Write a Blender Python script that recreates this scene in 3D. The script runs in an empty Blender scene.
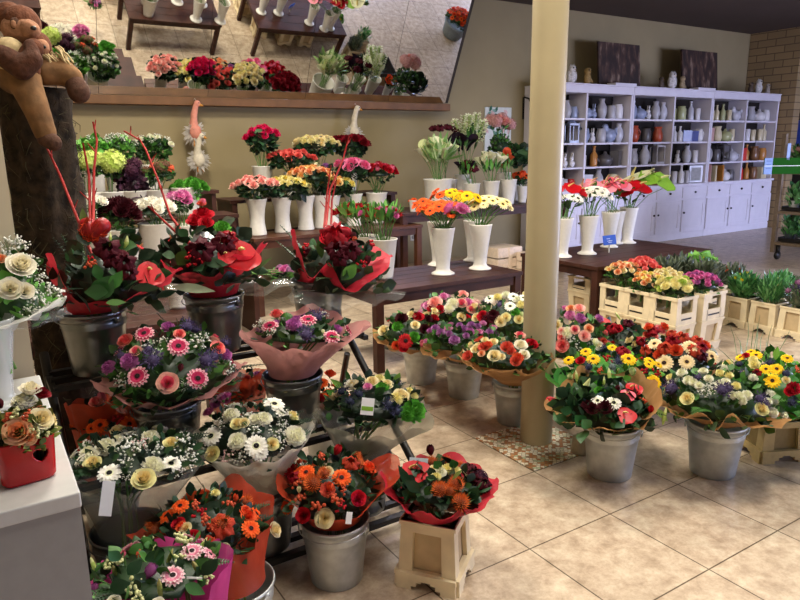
import bpy, math, random
from mathutils import Vector, Matrix, Quaternion
PI = math.pi
SC = bpy.context.scene
COL = SC.collection
R0 = random.Random(7)

# ------------------------------------------------------------------ camera
F_PX, PITCH, ROLL, YAW, CAM_H = 671.18, 0.22443, -0.013147, 0.564049, 1.5027
FW = Vector((math.sin(YAW)*math.cos(PITCH), math.cos(YAW)*math.cos(PITCH), -math.sin(PITCH)))
_r = Vector((math.cos(YAW), -math.sin(YAW), 0)); _u = _r.cross(FW)
RT = _r*math.cos(ROLL) + _u*math.sin(ROLL)
UP = -_r*math.sin(ROLL) + _u*math.cos(ROLL)
EYE = Vector((0, 0, CAM_H))
cam = bpy.data.cameras.new('camera'); cam.sensor_width = 36; cam.lens = F_PX/800*36
cam.clip_start = 0.05; cam.clip_end = 100
co = bpy.data.objects.new('camera', cam); COL.objects.link(co)
M = Matrix((RT, UP, -FW)).transposed().to_4x4(); M.translation = EYE
co.matrix_world = M
SC.camera = co

# ------------------------------------------------------------------ light
SC.view_settings.view_transform = 'Standard'; SC.view_settings.look = 'None'
SC.view_settings.gamma = 1.0; SC.view_settings.use_curve_mapping = False
SC.view_settings.exposure = 0.12
wd = bpy.data.worlds.new('world'); SC.world = wd; wd.use_nodes = True
wd.node_tree.nodes['Background'].inputs[0].default_value = (0.62, 0.72, 1.0, 1)
wd.node_tree.nodes['Background'].inputs[1].default_value = 0.5

def area(name, loc, sx, sy, power, col, rot=(0, 0, 0), spread=PI):
    l = bpy.data.lights.new(name, 'AREA'); l.shape = 'RECTANGLE'; l.size = sx; l.size_y = sy
    l.energy = power; l.color = col; l.spread = spread
    o = bpy.data.objects.new(name, l); COL.objects.link(o); o.location = loc; o.rotation_euler = rot
    return o
WARM = (1.0, 0.93, 0.81)
for i, (x, y, p) in enumerate([(0.9, 0.9, 32), (2.6, 0.9, 64), (0.9, 2.9, 58), (2.9, 2.9, 58), (1.4, 4.9, 86), (3.3, 4.6, 36), (5.2, 2.2, 26)]):
    area('ceiling_lamp_light', (x, y, 3.33), 0.6, 0.6, p, WARM)
# daylight: open sky above the street, cut by a lintel set low to shade the upper walls
area('street_sky', (11.0, -5.2, 3.3), 5.4, 3.0, 3200, (0.54, 0.62, 1.0), (math.radians(82), 0, 0))
area('window_daylight_fill', (9.2, -2.75, 1.0), 4.4, 1.5, 165, (0.56, 0.62, 1.0), (math.radians(84), 0, 0), math.radians(84))  # extra daylight panel added inside the windows to brighten the bookcases
area('window_daylight_side', (12.2, 1.4, 1.2), 3.6, 1.6, 150, (0.60, 0.66, 1.0), (math.radians(78), 0, math.radians(90)), math.radians(100))

# ------------------------------------------------------------------ pixel helpers (photo pixel -> ray into the place)
def ray(px, py):
    return FW + RT*((px-400)/F_PX) - UP*((py-300)/F_PX)
def at_z(px, py, z):
    d = ray(px, py); return EYE + d*((z-CAM_H)/d.z)
def at_y(px, py, y):
    d = ray(px, py); return EYE + d*(y/d.y)
def at_x(px, py, x):
    d = ray(px, py); return EYE + d*(x/d.x)
def at_d(px, py, dep):
    return EYE + ray(px, py)*dep
def depth(p):
    return (Vector(p)-EYE).dot(FW)

# ------------------------------------------------------------------ materials
def lin(h):
    if isinstance(h, str):
        h = h.lstrip('#'); c = [int(h[i:i+2], 16)/255 for i in (0, 2, 4)]
    else: c = h
    return tuple(x/12.92 if x <= .04045 else ((x+.055)/1.055)**2.4 for x in c)
_M = {}
def mat(hexcol, rough=.6, metal=0.0, var=.18, scale=40, spec=.3, alpha=1.0, trans=0.0, bump=0.0, sheen=0):
    key = (hexcol, rough, metal, var, scale, spec, alpha, trans, bump)
    if key in _M: return _M[key]
    m = bpy.data.materials.new('surface_%s' % hexcol.lstrip('#')); m.use_nodes = True
    nt = m.node_tree; b = nt.nodes['Principled BSDF']
    c = lin(hexcol)
    b.inputs['Roughness'].default_value = rough; b.inputs['Metallic'].default_value = metal
    b.inputs['Specular IOR Level'].default_value = spec
    b.inputs['Base Color'].default_value = (*c, 1)
    if var > 0 or bump > 0:
        tc = nt.nodes.new('ShaderNodeTexCoord'); n = nt.nodes.new('ShaderNodeTexNoise')
        n.inputs['Scale'].default_value = scale; n.inputs['Detail'].default_value = 3
        nt.links.new(tc.outputs['Object'], n.inputs['Vector'])
        if var > 0:
            r = nt.nodes.new('ShaderNodeMapRange')
            r.inputs['From Min'].default_value = .3; r.inputs['From Max'].default_value = .7
            r.inputs['To Min'].default_value = 1-var; r.inputs['To Max'].default_value = 1+var*.6
            nt.links.new(n.outputs['Fac'], r.inputs['Value'])
            mx = nt.nodes.new('ShaderNodeVectorMath'); mx.operation = 'SCALE'
            mx.inputs[0].default_value = c; nt.links.new(r.outputs[0], mx.inputs['Scale'])
            nt.links.new(mx.outputs[0], b.inputs['Base Color'])
        if bump > 0:
            bp = nt.nodes.new('ShaderNodeBump'); bp.inputs['Strength'].default_value = bump; bp.inputs['Distance'].default_value = .01
            nt.links.new(n.outputs['Fac'], bp.inputs['Height']); nt.links.new(bp.outputs[0], b.inputs['Normal'])
    if alpha < 1 or trans > 0:
        out = nt.nodes['Material Output']
        sh = b.outputs[0]
        if trans > 0:
            t = nt.nodes.new('ShaderNodeBsdfTranslucent'); t.inputs[0].default_value = (*c, 1)
            ms = nt.nodes.new('ShaderNodeMixShader'); ms.inputs[0].default_value = trans
            nt.links.new(sh, ms.inputs[1]); nt.links.new(t.outputs[0], ms.inputs[2]); sh = ms.outputs[0]
        if alpha < 1:
            t = nt.nodes.new('ShaderNodeBsdfTransparent')
            ms = nt.nodes.new('ShaderNodeMixShader'); ms.inputs[0].default_value = alpha
            nt.links.new(t.outputs[0], ms.inputs[1]); nt.links.new(sh, ms.inputs[2]); sh = ms.outputs[0]
        nt.links.new(sh, out.inputs['Surface'])
    _M[key] = m; return m
def petal(h): return mat(h, .65, var=.14, scale=6, spec=.15, trans=.22)
def leafm(h): return mat(h, .42, var=.3, scale=14, spec=.35)
def tissue(h, alpha=.93): return mat(h, .5, var=.22, scale=16, spec=.35, alpha=alpha, trans=.35, bump=.5)
STEEL = mat('#bec2c0', .42, metal=.62, var=.22, scale=16, bump=.12)
SHINY = mat('#84898c', .28, metal=.92, var=.2, scale=12, bump=.08)
INSIDE = mat('#3a3d3f', .5, metal=.5, var=.2)
WHITEP = mat('#ded9cd', .35, var=.05, spec=.45)
DKWOOD = mat('#40241b', .5, var=.35, scale=9, spec=.25)
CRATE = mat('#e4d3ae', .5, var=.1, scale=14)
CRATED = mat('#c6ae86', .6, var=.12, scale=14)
BLACKM = mat('#1b1714', .45, var=.2, spec=.4)
KRAFT = mat('#b5824f', .7, var=.22, scale=12, trans=.15, bump=.5)
GREENS = [leafm('#2c4c22'), leafm('#3f6a2c'), leafm('#22381f'), leafm('#4d7d36')]
DEEP = [leafm('#1d3120'), leafm('#27452a'), leafm('#1a2a1c'), leafm('#34552e')]
BRIGHT = [leafm('#5d9a3a'), leafm('#6fb048'), leafm('#3f7a2c'), leafm('#86bf5a')]
GREY_G = [leafm('#5d7160'), leafm('#6d8070'), leafm('#46594a'), leafm('#7d8f7c')]
STEMG = leafm('#5f8a40')

# ------------------------------------------------------------------ mesh builder
class MB:
    def __init__(s): s.v = []; s.f = []; s.fm = []; s.mats = []
    def mi(s, m):
        if m not in s.mats: s.mats.append(m)
        return s.mats.index(m)
    def add(s, vs, fs, m):
        o = len(s.v); k = s.mi(m)
        s.v += [tuple(v) for v in vs]
        for f in fs: s.f.append(tuple(i+o for i in f)); s.fm.append(k)
    def grid(s, rows, m, closed=False, m2=None, split=None):
        n = len(rows[0]); o = len(s.v)
        for r in rows: s.v += [tuple(p) for p in r]
        for i in range(len(rows)-1):
            k = s.mi(m2 if (m2 is not None and i >= split) else m)
            for j in range(n if closed else n-1):
                a = o+i*n+j; b = o+i*n+(j+1) % n
                s.f.append((a, b, b+n, a+n)); s.fm.append(k)
    def box(s, c, d, m, rz=0, tilt=None):
        x, y, z = d[0]/2, d[1]/2, d[2]/2
        R = Matrix.Rotation(rz, 3, 'Z') if tilt is None else tilt
        vs = [Vector(c)+R @ Vector((sx*x, sy*y, sz*z)) for sz in (-1, 1) for sy in (-1, 1) for sx in (-1, 1)]
        s.add(vs, [(0, 2, 3, 1), (4, 5, 7, 6), (0, 1, 5, 4), (2, 6, 7, 3), (0, 4, 6, 2), (1, 3, 7, 5)], m)
    def hexa(s, bot, top, m):     # 4 bottom + 4 top corners
        s.add(list(bot)+list(top), [(3, 2, 1, 0), (4, 5, 6, 7), (0, 1, 5, 4), (1, 2, 6, 5), (2, 3, 7, 6), (3, 0, 4, 7)], m)
    def lathe(s, prof, m, seg=24, c=(0, 0, 0), axis=None, cap=False, sx=1, sy=1):
        rows = []
        Q = Vector((0, 0, 1)).rotation_difference(Vector(axis).normalized()) if axis is not None else None
        for r, z in prof:
            row = []
            for j in range(seg):
                a = 2*PI*j/seg; p = Vector((r*math.cos(a)*sx, r*math.sin(a)*sy, z))
                if Q: p = Q @ p
                row.append(p+Vector(c))
            rows.append(row)
        o = len(s.v); s.grid(rows, m, closed=True)
        if cap:
            k = s.mi(m); n = seg
            s.f.append(tuple(o+j for j in reversed(range(n)))); s.fm.append(k)
            L = o+(len(prof)-1)*n; s.f.append(tuple(L+j for j in range(n))); s.fm.append(k)
    def tube(s, path, rad, m, seg=6):
        path = [Vector(p) for p in path]; n = len(path)
        if not isinstance(rad, (list, tuple)): rad = [rad]*n
        rows = []
        for i, p in enumerate(path):
            t = (path[min(i+1, n-1)]-path[max(i-1, 0)]).normalized()
            a = t.cross(Vector((0, 0, 1)));
            if a.length < 1e-4: a = t.cross(Vector((1, 0, 0)))
            a.normalize(); b = t.cross(a)
            rows.append([p+(a*math.cos(2*PI*j/seg)+b*math.sin(2*PI*j/seg))*rad[i] for j in range(seg)])
        o = len(s.v); s.grid(rows, m, closed=True); k = s.mi(m)
        s.f.append(tuple(o+j for j in range(seg))); s.fm.append(k)
        L = o+(n-1)*seg; s.f.append(tuple(L+j for j in reversed(range(seg)))); s.fm.append(k)
    def ball(s, c, r, m, seg=10, rings=7, sc=(1, 1, 1), rot=None):
        prof = [(math.sin(PI*i/rings), -math.cos(PI*i/rings)) for i in range(rings+1)]
        rows = []
        for pr, pz in prof:
            row = []
            for j in range(seg):
                a = 2*PI*j/seg; p = Vector((max(pr, .001)*math.cos(a)*r*sc[0], max(pr, .001)*math.sin(a)*r*sc[1], pz*r*sc[2]))
                if rot is not None: p = rot @ p
                row.append(p+Vector(c))
            rows.append(row)
        s.grid(rows, m, closed=True)
    def blob(s, c, r, m):
        c = Vector(c)
        vs = [c+Vector(d)*r for d in ((1, 0, 0), (-1, 0, 0), (0, 1, 0), (0, -1, 0), (0, 0, 1), (0, 0, -1))]
        s.add(vs, [(0, 2, 4), (2, 1, 4), (1, 3, 4), (3, 0, 4), (2, 0, 5), (1, 2, 5), (3, 1, 5), (0, 3, 5)], m)
    def mesh(s, name, smooth=True):
        me = bpy.data.meshes.new(name); me.from_pydata(s.v, [], s.f)
        for m in s.mats: me.materials.append(m)
        me.polygons.foreach_set('material_index', s.fm)
        if smooth: me.polygons.foreach_set('use_smooth', [True]*len(s.f))
        me.update(); return me
    def build(s, name, parent=None, loc=(0, 0, 0), smooth=True, bevel=0, kind=None):
        o = bpy.data.objects.new(name, s.mesh(name, smooth)); COL.objects.link(o)
        o.location = loc
        if parent is not None: o.parent = parent
        if bevel:
            md = o.modifiers.new('bevel', 'BEVEL'); md.width = bevel; md.segments = 2; md.limit_method = 'ANGLE'
        if kind: o['kind'] = kind
        return o
def thing(name, label, cat, loc=(0, 0, 0), group=None, rz=0):
    o = bpy.data.objects.new(name, None); COL.objects.link(o); o.location = loc; o.rotation_euler.z = rz
    o.empty_display_size = .05
    return tag(o, label, cat, group)
def tag(o, label, cat, group=None):
    o['label'] = label; o['category'] = cat
    if group: o['group'] = group
    return o
def struct(name, mb, **k):
    o = mb.build(name, smooth=False, **k); o['kind'] = 'structure'; return o
def inst(name, me, parent, loc, rot=None, sc=1.0):
    o = bpy.data.objects.new(name, me); COL.objects.link(o); o.parent = parent; o.location = loc
    if rot is not None: o.rotation_mode = 'QUATERNION'; o.rotation_quaternion = rot
    o.scale = (sc, sc, sc) if not isinstance(sc, tuple) else sc
    return o

# ------------------------------------------------------------------ the room
def floor_mat():
    m = bpy.data.materials.new('stone_tiles'); m.use_nodes = True; nt = m.node_tree; b = nt.nodes['Principled BSDF']
    tc = nt.nodes.new('ShaderNodeTexCoord'); mp = nt.nodes.new('ShaderNodeMapping')
    mp.inputs['Location'].default_value = (-.45*.6198, -.45*.7168, 0)
    nt.links.new(tc.outputs['Object'], mp.inputs[0])
    br = nt.nodes.new('ShaderNodeTexBrick'); br.offset = 0; br.squash = 1
    br.inputs['Scale'].default_value = 1; br.inputs['Brick Width'].default_value = .45; br.inputs['Row Height'].default_value = .45
    br.inputs['Mortar Size'].default_value = .0032; br.inputs['Mortar Smooth'].default_value = .3
    br.inputs['Color1'].default_value = (.92, .92, .92, 1); br.inputs['Color2'].default_value = (1.06, 1.06, 1.06, 1); br.inputs['Mortar'].default_value = (.22, .19, .15, 1)
    nt.links.new(mp.outputs[0], br.inputs[0])
    n = nt.nodes.new('ShaderNodeTexNoise'); n.inputs['Scale'].default_value = 12; n.inputs['Detail'].default_value = 10; n.inputs['Roughness'].default_value = .74; n.inputs['Distortion'].default_value = .15
    nt.links.new(tc.outputs['Object'], n.inputs[0])
    cr = nt.nodes.new('ShaderNodeValToRGB'); e = cr.color_ramp.elements
    e[0].position = .3; e[0].color = (*lin('#957f67'), 1); e[1].position = .68; e[1].color = (*lin('#d7c8ad'), 1)
    k = e.new(.5); k.color = (*lin('#bda88f'), 1)
    nt.links.new(n.outputs['Fac'], cr.inputs[0])
    mu = nt.nodes.new('ShaderNodeMix'); mu.data_type = 'RGBA'; mu.blend_type = 'MULTIPLY'; mu.inputs[0].default_value = 1
    nt.links.new(cr.outputs[0], mu.inputs[6]); nt.links.new(br.outputs['Color'], mu.inputs[7])
    nt.links.new(mu.outputs[2], b.inputs['Base Color'])
    b.inputs['Roughness'].default_value = .34; b.inputs['Specular IOR Level'].default_value = .45
    bp = nt.nodes.new('ShaderNodeBump'); bp.inputs['Strength'].default_value = .25; bp.inputs['Distance'].default_value = .004; bp.invert = True
    nt.links.new(br.outputs['Fac'], bp.inputs['Height']); nt.links.new(bp.outputs[0], b.inputs['Normal'])
    return m
def brick_mat():
    m = bpy.data.materials.new('pale_bricks'); m.use_nodes = True; nt = m.node_tree; b = nt.nodes['Principled BSDF']
    tc = nt.nodes.new('ShaderNodeTexCoord'); sp = nt.nodes.new('ShaderNodeSeparateXYZ'); cb = nt.nodes.new('ShaderNodeCombineXYZ')
    nt.links.new(tc.outputs['Object'], sp.inputs[0]); nt.links.new(sp.outputs[1], cb.inputs[0]); nt.links.new(sp.outputs[2], cb.inputs[1])
    br = nt.nodes.new('ShaderNodeTexBrick'); br.inputs['Scale'].default_value = 1; br.inputs['Brick Width'].default_value = .32; br.inputs['Row Height'].default_value = .12
    br.inputs['Mortar Size'].default_value = .008; br.inputs['Color1'].default_value = (*lin('#a98f66'), 1); br.inputs['Color2'].default_value = (*lin('#97805c'), 1); br.inputs['Mortar'].default_value = (*lin('#6e5b42'), 1)
    nt.links.new(cb.outputs[0], br.inputs[0]); nt.links.new(br.outputs[0], b.inputs['Base Color']); b.inputs['Roughness'].default_value = .85
    return m
WALLM = mat('#998a66', .85, var=.05, scale=3)
WALLP = mat('#c0b398', .85, var=.05, scale=3)
CEILM = mat('#544740', .9, var=.06, scale=2)
YW, YJ, ZC = 7.36, 7.34, 3.38
b = MB(); b.box((5.5, 2.4, -.05), (15, 11, .1), floor_mat()); fl = struct('floor', b)
# keep the tile grid on world axes
b = MB(); b.box((5.5, 2.4, ZC+.05), (15, 11, .1), CEILM); struct('ceiling', b)
b = MB(); b.box((5.2, YW+.1, ZC/2), (14.4, .2, ZC), WALLM); struct('wall_back', b)
b = MB(); b.box((-2.05, 2.4, ZC/2), (.1, 11, ZC), WALLP); struct('wall_left', b)
b = MB(); b.box((-.93, 2.17, ZC/2), (2.04, .22, ZC), WALLP); struct('wall_left_pier', b)
b = MB(); b.box((12.22, 6.9, ZC/2), (.2, .9, ZC), brick_mat()); struct('wall_right_pier', b)
DARKW = mat('#2b2320', .8, var=.1)
b = MB(); b.box((12.5, 5.0, ZC/2), (.1, 3.2, ZC), DARKW); b.box((12.5, 1.4, .15), (.1, 4.0, .3), DARKW); b.box((12.5, 1.4, 2.95), (.1, 4.0, .86), DARKW); b.box((12.5, -1.85, ZC/2), (.1, 2.5, ZC), DARKW); struct('wall_right', b)
b = MB(); b.box((-.1, -2.95, ZC/2), (3.9, .1, ZC), WALLP); b.box((11.8, -2.95, ZC/2), (1.5, .1, ZC), WALLP); b.box((6.5, -2.95, .12), (9.4, .1, .24), WALLP); b.box((6.5, -2.95, 2.66), (9.4, .1, 1.44), WALLP); struct('wall_front', b)  # unseen lintel set low to keep sky light off the upper back wall
GLASS = mat('#f4f8ff', .05, var=0, spec=.5, alpha=.12)
FRAME = mat('#4a4642', .5, var=.05)
for i, x in enumerate((3.0, 5.33, 7.67, 10.0)):
    b = MB(); b.box((x, -2.97, 1.09), (2.2, .012, 1.7), GLASS)
    for dx in (-1.13, 1.13): b.box((x+dx, -2.95, 1.09), (.07, .08, 1.7), FRAME)
    struct('window_%d' % (i+1), b)
b = MB(); b.box((12.5, 1.4, 1.41), (.012, 3.9, 2.2), GLASS); b.box((12.5, 1.4, 1.41), (.06, .07, 2.2), FRAME); struct('window_5', b)
# mosaic tile at the foot of the column
def mosaic_mat():
    m = bpy.data.materials.new('mosaic_pebbles'); m.use_nodes = True; nt = m.node_tree; bs = nt.nodes['Principled BSDF']
    tc = nt.nodes.new('ShaderNodeTexCoord'); mp = nt.nodes.new('ShaderNodeMapping'); mp.inputs['Rotation'].default_value[2] = .78
    nt.links.new(tc.outputs['Object'], mp.inputs[0])
    br = nt.nodes.new('ShaderNodeTexVoronoi'); br.inputs['Scale'].default_value = 54; br.inputs['Randomness'].default_value = .55
    nt.links.new(mp.outputs[0], br.inputs[0])
    sep = nt.nodes.new('ShaderNodeSeparateColor'); nt.links.new(br.outputs['Color'], sep.inputs[0])
    cr = nt.nodes.new('ShaderNodeValToRGB'); cr.color_ramp.interpolation = 'CONSTANT'; e = cr.color_ramp.elements
    e[0].position = 0; e[0].color = (*lin('#b5743f'), 1); e[1].position = .22; e[1].color = (*lin('#efe8d2'), 1)
    for p, c in ((.6, '#bcc9a6'), (.7, '#cf9a62'), (.8, '#f3eede'), (.95, '#8c6a48')):
        k = e.new(p); k.color = (*lin(c), 1)
    nt.links.new(sep.outputs[0], cr.inputs[0])
    v2 = nt.nodes.new('ShaderNodeTexVoronoi'); v2.feature = 'DISTANCE_TO_EDGE'; v2.inputs['Scale'].default_value = 54; v2.inputs['Randomness'].default_value = .55
    nt.links.new(mp.outputs[0], v2.inputs[0])
    lt = nt.nodes.new('ShaderNodeMath'); lt.operation = 'GREATER_THAN'; lt.inputs[1].default_value = .07; nt.links.new(v2.outputs['Distance'], lt.inputs[0])
    mx = nt.nodes.new('ShaderNodeMix'); mx.data_type = 'RGBA'; mx.inputs[6].default_value = (*lin('#9c8a6c'), 1)
    nt.links.new(lt.outputs[0], mx.inputs[0]); nt.links.new(cr.outputs[0], mx.inputs[7]); nt.links.new(mx.outputs[2], bs.inputs['Base Color'])
    bs.inputs['Roughness'].default_value = .4
    return m
b = MB(); b.box((2.304, 2.3475, .001), (.446, .446, .006), mosaic_mat()); struct('trim_1', b)
COLM = mat('#a89a78', .36, var=.06, scale=5, spec=.45)
b = MB(); b.lathe([(.0815, 0), (.0815, ZC)], COLM, 40, (2.33, 2.375, 0)); o = b.build('trim_2'); o['kind'] = 'structure'
# ceiling panel lamps
for x, y in ((.9, .9), (2.6, .9), (.9, 2.9), (2.9, 2.9), (1.4, 4.9), (3.3, 4.6), (5.2, 2.2)):
    b = MB(); b.box((x, y, ZC-.015), (.66, .66, .03), mat('#e8e4da', .5, var=0)); struct('ceiling_fixture', b)

# ------------------------------------------------------------------ mirror on its ledge
t = thing('wall_mirror', 'large wall mirror of joined panels leaning forward above the wooden ledge', 'mirror', (0, 7.3, 2.04))
MIR = bpy.data.materials.new('mirror_glass'); MIR.use_nodes = True
mb_ = MIR.node_tree.nodes['Principled BSDF']; mb_.inputs['Metallic'].default_value = 1; mb_.inputs['Roughness'].default_value = .015; mb_.inputs['Base Color'].default_value = (.94, .95, .93, 1)
TILT = math.radians(24.75); Rm = Matrix.Rotation(TILT, 3, 'X'); LM = 1.44
xs = [-.9, .1, 1.189, 2.256, 3.371, 4.481, 5.35]
for a, c in zip(xs, xs[1:]):
    b = MB(); b.box(Rm @ Vector(((a+c)/2, .006, LM/2)), (c-a-.004, .008, LM), MIR, tilt=Rm)
    b.build('mirror_panel', t, smooth=False)
b = MB(); b.box(Rm @ Vector((2.25, .022, LM/2)), (6.3, .016, LM), mat('#3a322a', .8), tilt=Rm); b.build('backing_board', t, smooth=False)
b = MB(); b.box((2.22, 7.262, 1.985), (6.24, .18, .085), mat('#76512f', .5, var=.3, scale=5, spec=.3)); 
tag(b.build('ledge', smooth=False, bevel=.006), 'long brown wooden ledge on the back wall under the mirror', 'ledge')

# ------------------------------------------------------------------ flower heads (unit size, facing +Z)
_F = {}
def flower(kind, *cols):
    key = (kind,)+cols
    if key in _F: return _F[key]
    rr = random.Random(sum(map(ord, kind+''.join(cols))))
    b = MB(); C = [petal(c) for c in cols]
    def pet(ang, r0, r1, w, z0, z1, m, m2=None, split=2, cup=.06, tip=.35, tw=0):
        ca, sa = math.cos(ang), math.sin(ang); rows = []
        for i, (t, ww) in enumerate(((0, .45), (.35, .95), (.72, 1), (1, tip))):
            r = r0+(r1-r0)*t; z = z0+(z1-z0)*t+.10*math.sin(PI*t)
            rows.append([(r*ca-s*w*ww*sa, r*sa+s*w*ww*ca, z+cup*abs(s)+tw*s) for s in (-1, 0, 1)])
        b.grid(rows, m, m2=m2, split=split)
    if kind == 'gerbera':       # petal, tip, ring, eye
        P, T, G, E_ = C
        for k in range(17): pet(2*PI*k/17+rr.uniform(-.05, .05), .25, 1, .175, -.02, rr.uniform(-.12, .08), P, T, 2)
        for k in range(14): pet(2*PI*k/14+.2, .2, .8, .15, .05, rr.uniform(.08, .2), P, T, 2)
        b.lathe([(.42, .07), (.34, .17), (.24, .19)], G, 14); b.lathe([(.27, .17), (.2, .22), (.02, .2)], E_, 12)
        b.lathe([(.03, -.5), (.14, -.12), (.3, -.02)], STEMG, 8)
    elif kind == 'rose':        # outer, inner
        O, I = C
        for L, (n, rb, rt, h0, h1, m) in enumerate(((5, .5, 1.0, -.55, .28, O), (5, .42, .78, -.5, .5, O), (5, .34, .55, -.4, .62, I), (4, .25, .36, -.2, .68, I), (3, .12, .18, 0, .7, I))):
            for k in range(n):
                a0 = 2*PI*k/n+L*.6; rows = []
                for i, t in enumerate((0, .4, .75, 1)):
                    r = rb*.4+(rt-rb*.4)*(1-(1-t)**1.7); z = h0+(h1-h0)*t-(.14 if i == 3 and L < 3 else 0); rw = r*(1.06 if i == 3 else 1)
                    sp = (2*PI/n)*(.72 if i < 3 else .5)
                    rows.append([(rw*(1-.06*abs(s))*math.cos(a0+s*sp), rw*(1-.06*abs(s))*math.sin(a0+s*sp), z-.12*s*s*t) for s in (-1, -.5, 0, .5, 1)])
                b.grid(rows, m)
        b.lathe([(.04, -.9), (.2, -.62), (.5, -.4)], STEMG, 8)
    elif kind in ('mum', 'pompon'):        # outer, inner
        O, I = C; n = 74
        for k in range(n):
            z = 1-1.15*(k+.5)/n; ph = k*2.39996; r = math.sqrt(max(0, 1-z*z)); d = Vector((r*math.cos(ph), r*math.sin(ph), z))
            t = Vector((-math.sin(ph), math.cos(ph), 0)); u = d.cross(t); R_ = rr.uniform(.86, 1.06); w = .17
            ctr = Vector((0, 0, -.2)); sq = Vector((1, 1, .75 if kind == 'mum' else .9))
            def q(v): return ctr+Vector((v.x*sq.x, v.y*sq.y, v.z*sq.z))
            b.grid([[q(d*.45-t*w*.5), q(d*.45+t*w*.5)], [q(d*.85*R_-t*w), q(d*.85*R_+t*w)], [q(d*R_+u*.12-t*w*.6), q(d*R_+u*.12+t*w*.6)]], I if k < n*.3 else O)
        b.ball((0, 0, -.25), .62, O, 8, 6, (1, 1, .7)); b.lathe([(.04, -1), (.25, -.7), (.5, -.5)], STEMG, 8)
    elif kind == 'carnation':   # ruffled head
        O, I = C
        for L, (rb, rt, z1, n) in enumerate(((.3, 1, .1, 26), (.28, .82, .32, 24), (.2, .6, .5, 20), (.12, .34, .6, 14))):
            rows = []
            for t in (0, .5, .85, 1):
                row = []
                for j in range(n):
                    a = 2*PI*j/n; w = t*(.1 if j % 2 else -.1)*(1+rr.uniform(-.5, .8)); r = rb+(rt-rb)*t
                    row.append(((r+w*.5)*math.cos(a), (r+w*.5)*math.sin(a), -.35+(z1+.35)*t**.8+w))
                rows.append(row)
            b.grid(rows, O if L < 2 else I, closed=True)
        b.lathe([(.05, -1), (.24, -.8), (.3, -.3)], STEMG, 8)
    elif kind == 'bud':         # tulip / closed bloom
        O, I = C
        for k in range(6):
            a0 = PI*k/3; rows = []
            s_ = 1 if k % 2 else .9
            for t in (0, .25, .55, .85, 1):
                r = (.12+.5*math.sin(PI*min(1, t*.82+.02)))*s_; z = -.7+1.6*t
                rows.append([(r*math.cos(a0+s*.62*(1 if t < .9 else .3)), r*math.sin(a0+s*.62*(1 if t < .9 else .3)), z) for s in (-1, 0, 1)])
            b.grid(rows, O if k % 2 else I)
    elif kind == 'lilybud':
        O, I = C
        rows = []
        for t in (0, .15, .4, .7, .9, 1):
            r = .24*math.sin(PI*(t*.93+.05))**.8
            rows.append([(r*(1+.14*math.cos(3*2*PI*j/12))*math.cos(2*PI*j/12), r*(1+.14*math.cos(3*2*PI*j/12))*math.sin(2*PI*j/12), -1+2*t) for j in range(12)])
        b.grid(rows, O, closed=True, m2=I, split=3)
    elif kind == 'anthurium':   # spathe, spadix
        O, I = C; m = mat(cols[0], .38, var=.1, scale=4, spec=.25)
        rows = []
        for i in range(9):
            y = -1+2*i/8*.98; t = i/8
            w = .95*math.sin(PI*min(1, .06+.94*(1-t)**.8*1.0))**.7*(1 if t < .9 else .5); yy = .75-1.7*t
            rows.append([(s*w, yy+(.28*(abs(s)) if i < 3 else 0), .12*math.cos(s*1.5)+.18*s*s-.1*t) for s in (-1, -.6, -.25, 0, .25, .6, 1)])
        b.grid(rows, m)
        b.tube([(0, .45, .1), (0, .25, .42), (0, -.1, .8)], [.1, .1, .05], I, 8)
    elif kind == 'calla':       # spathe funnel
        O, I = C; rows = []
        for t in (0, .3, .6, .85, 1):
            row = []
            for j in range(16):
                a = 2*PI*j/16; lip = (.5+.5*math.cos(a)); r = .13+.55*t**2.2*(.7+.5*lip)
                row.append((r*math.cos(a), r*math.sin(a)*.85, -1.0+1.35*t+lip*.75*t**2))
            rows.append(row)
        b.grid(rows, O, closed=True); b.tube([(0, 0, -.6), (0, 0, .35)], [.06, .05], I, 6)
    elif kind == 'protea':      # pincushion: spikes, core
        O, I = C; n = 110
        for k in range(n):
            z = 1-1.25*(k+.5)/n; ph = k*2.39996; r = math.sqrt(max(0, 1-z*z)); d = Vector((r*math.cos(ph), r*math.sin(ph), z))
            t = Vector((-math.sin(ph), math.cos(ph), 0)); L = rr.uniform(.85, 1.1)
            tipv = d*L+Vector((0, 0, .18)); mid = d*.72
            b.add([d*.4-t*.05, d*.4+t*.05, mid+t*.045, mid-t*.045, tipv], [(0, 1, 2, 3), (3, 2, 4)], O)
        b.ball((0, 0, 0), .66, I, 12, 8, (1, 1, .85))
    elif kind == 'spike':       # statice / sea holly tuft
        O, I = C; n = 90
        for k in range(n):
            d = Vector((rr.gauss(0, 1), rr.gauss(0, 1), abs(rr.gauss(0, 1))*.8)).normalized(); t = d.orthogonal().normalized(); c0 = d*rr.uniform(.35, .9)
            b.add([c0-t*.05, c0+t*.05, c0+d*.25+t*.03, c0+d*.3-t*.02], [(0, 1, 2, 3)], O if k % 3 else I)
        b.ball((0, 0, 0), .55, I, 9, 6, (1, 1, .7))
    elif kind == 'ruffle':      # velvety folded head
        O, I = C; rows = []; N = 26
        for i in range(9):
            t = i/8; row = []
            for j in range(N):
                a = 2*PI*j/N; f = 1+.2*math.sin(5*a+t*7)+.12*math.sin(11*a-t*9)+rr.uniform(-.07, .07); r = math.sin(PI*(.08+t*.9)*.92)**.7*f
                row.append((r*math.cos(a), r*math.sin(a), -.6+1.1*t*(1+.18*math.sin(7*a+t*3))))
            rows.append(row)
        b.grid(rows, O, closed=True)
    elif kind in ('gyp', 'berry'):        # spray of tiny blooms / berries
        O, I = C; n = 26 if kind == 'gyp' else 12
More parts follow.
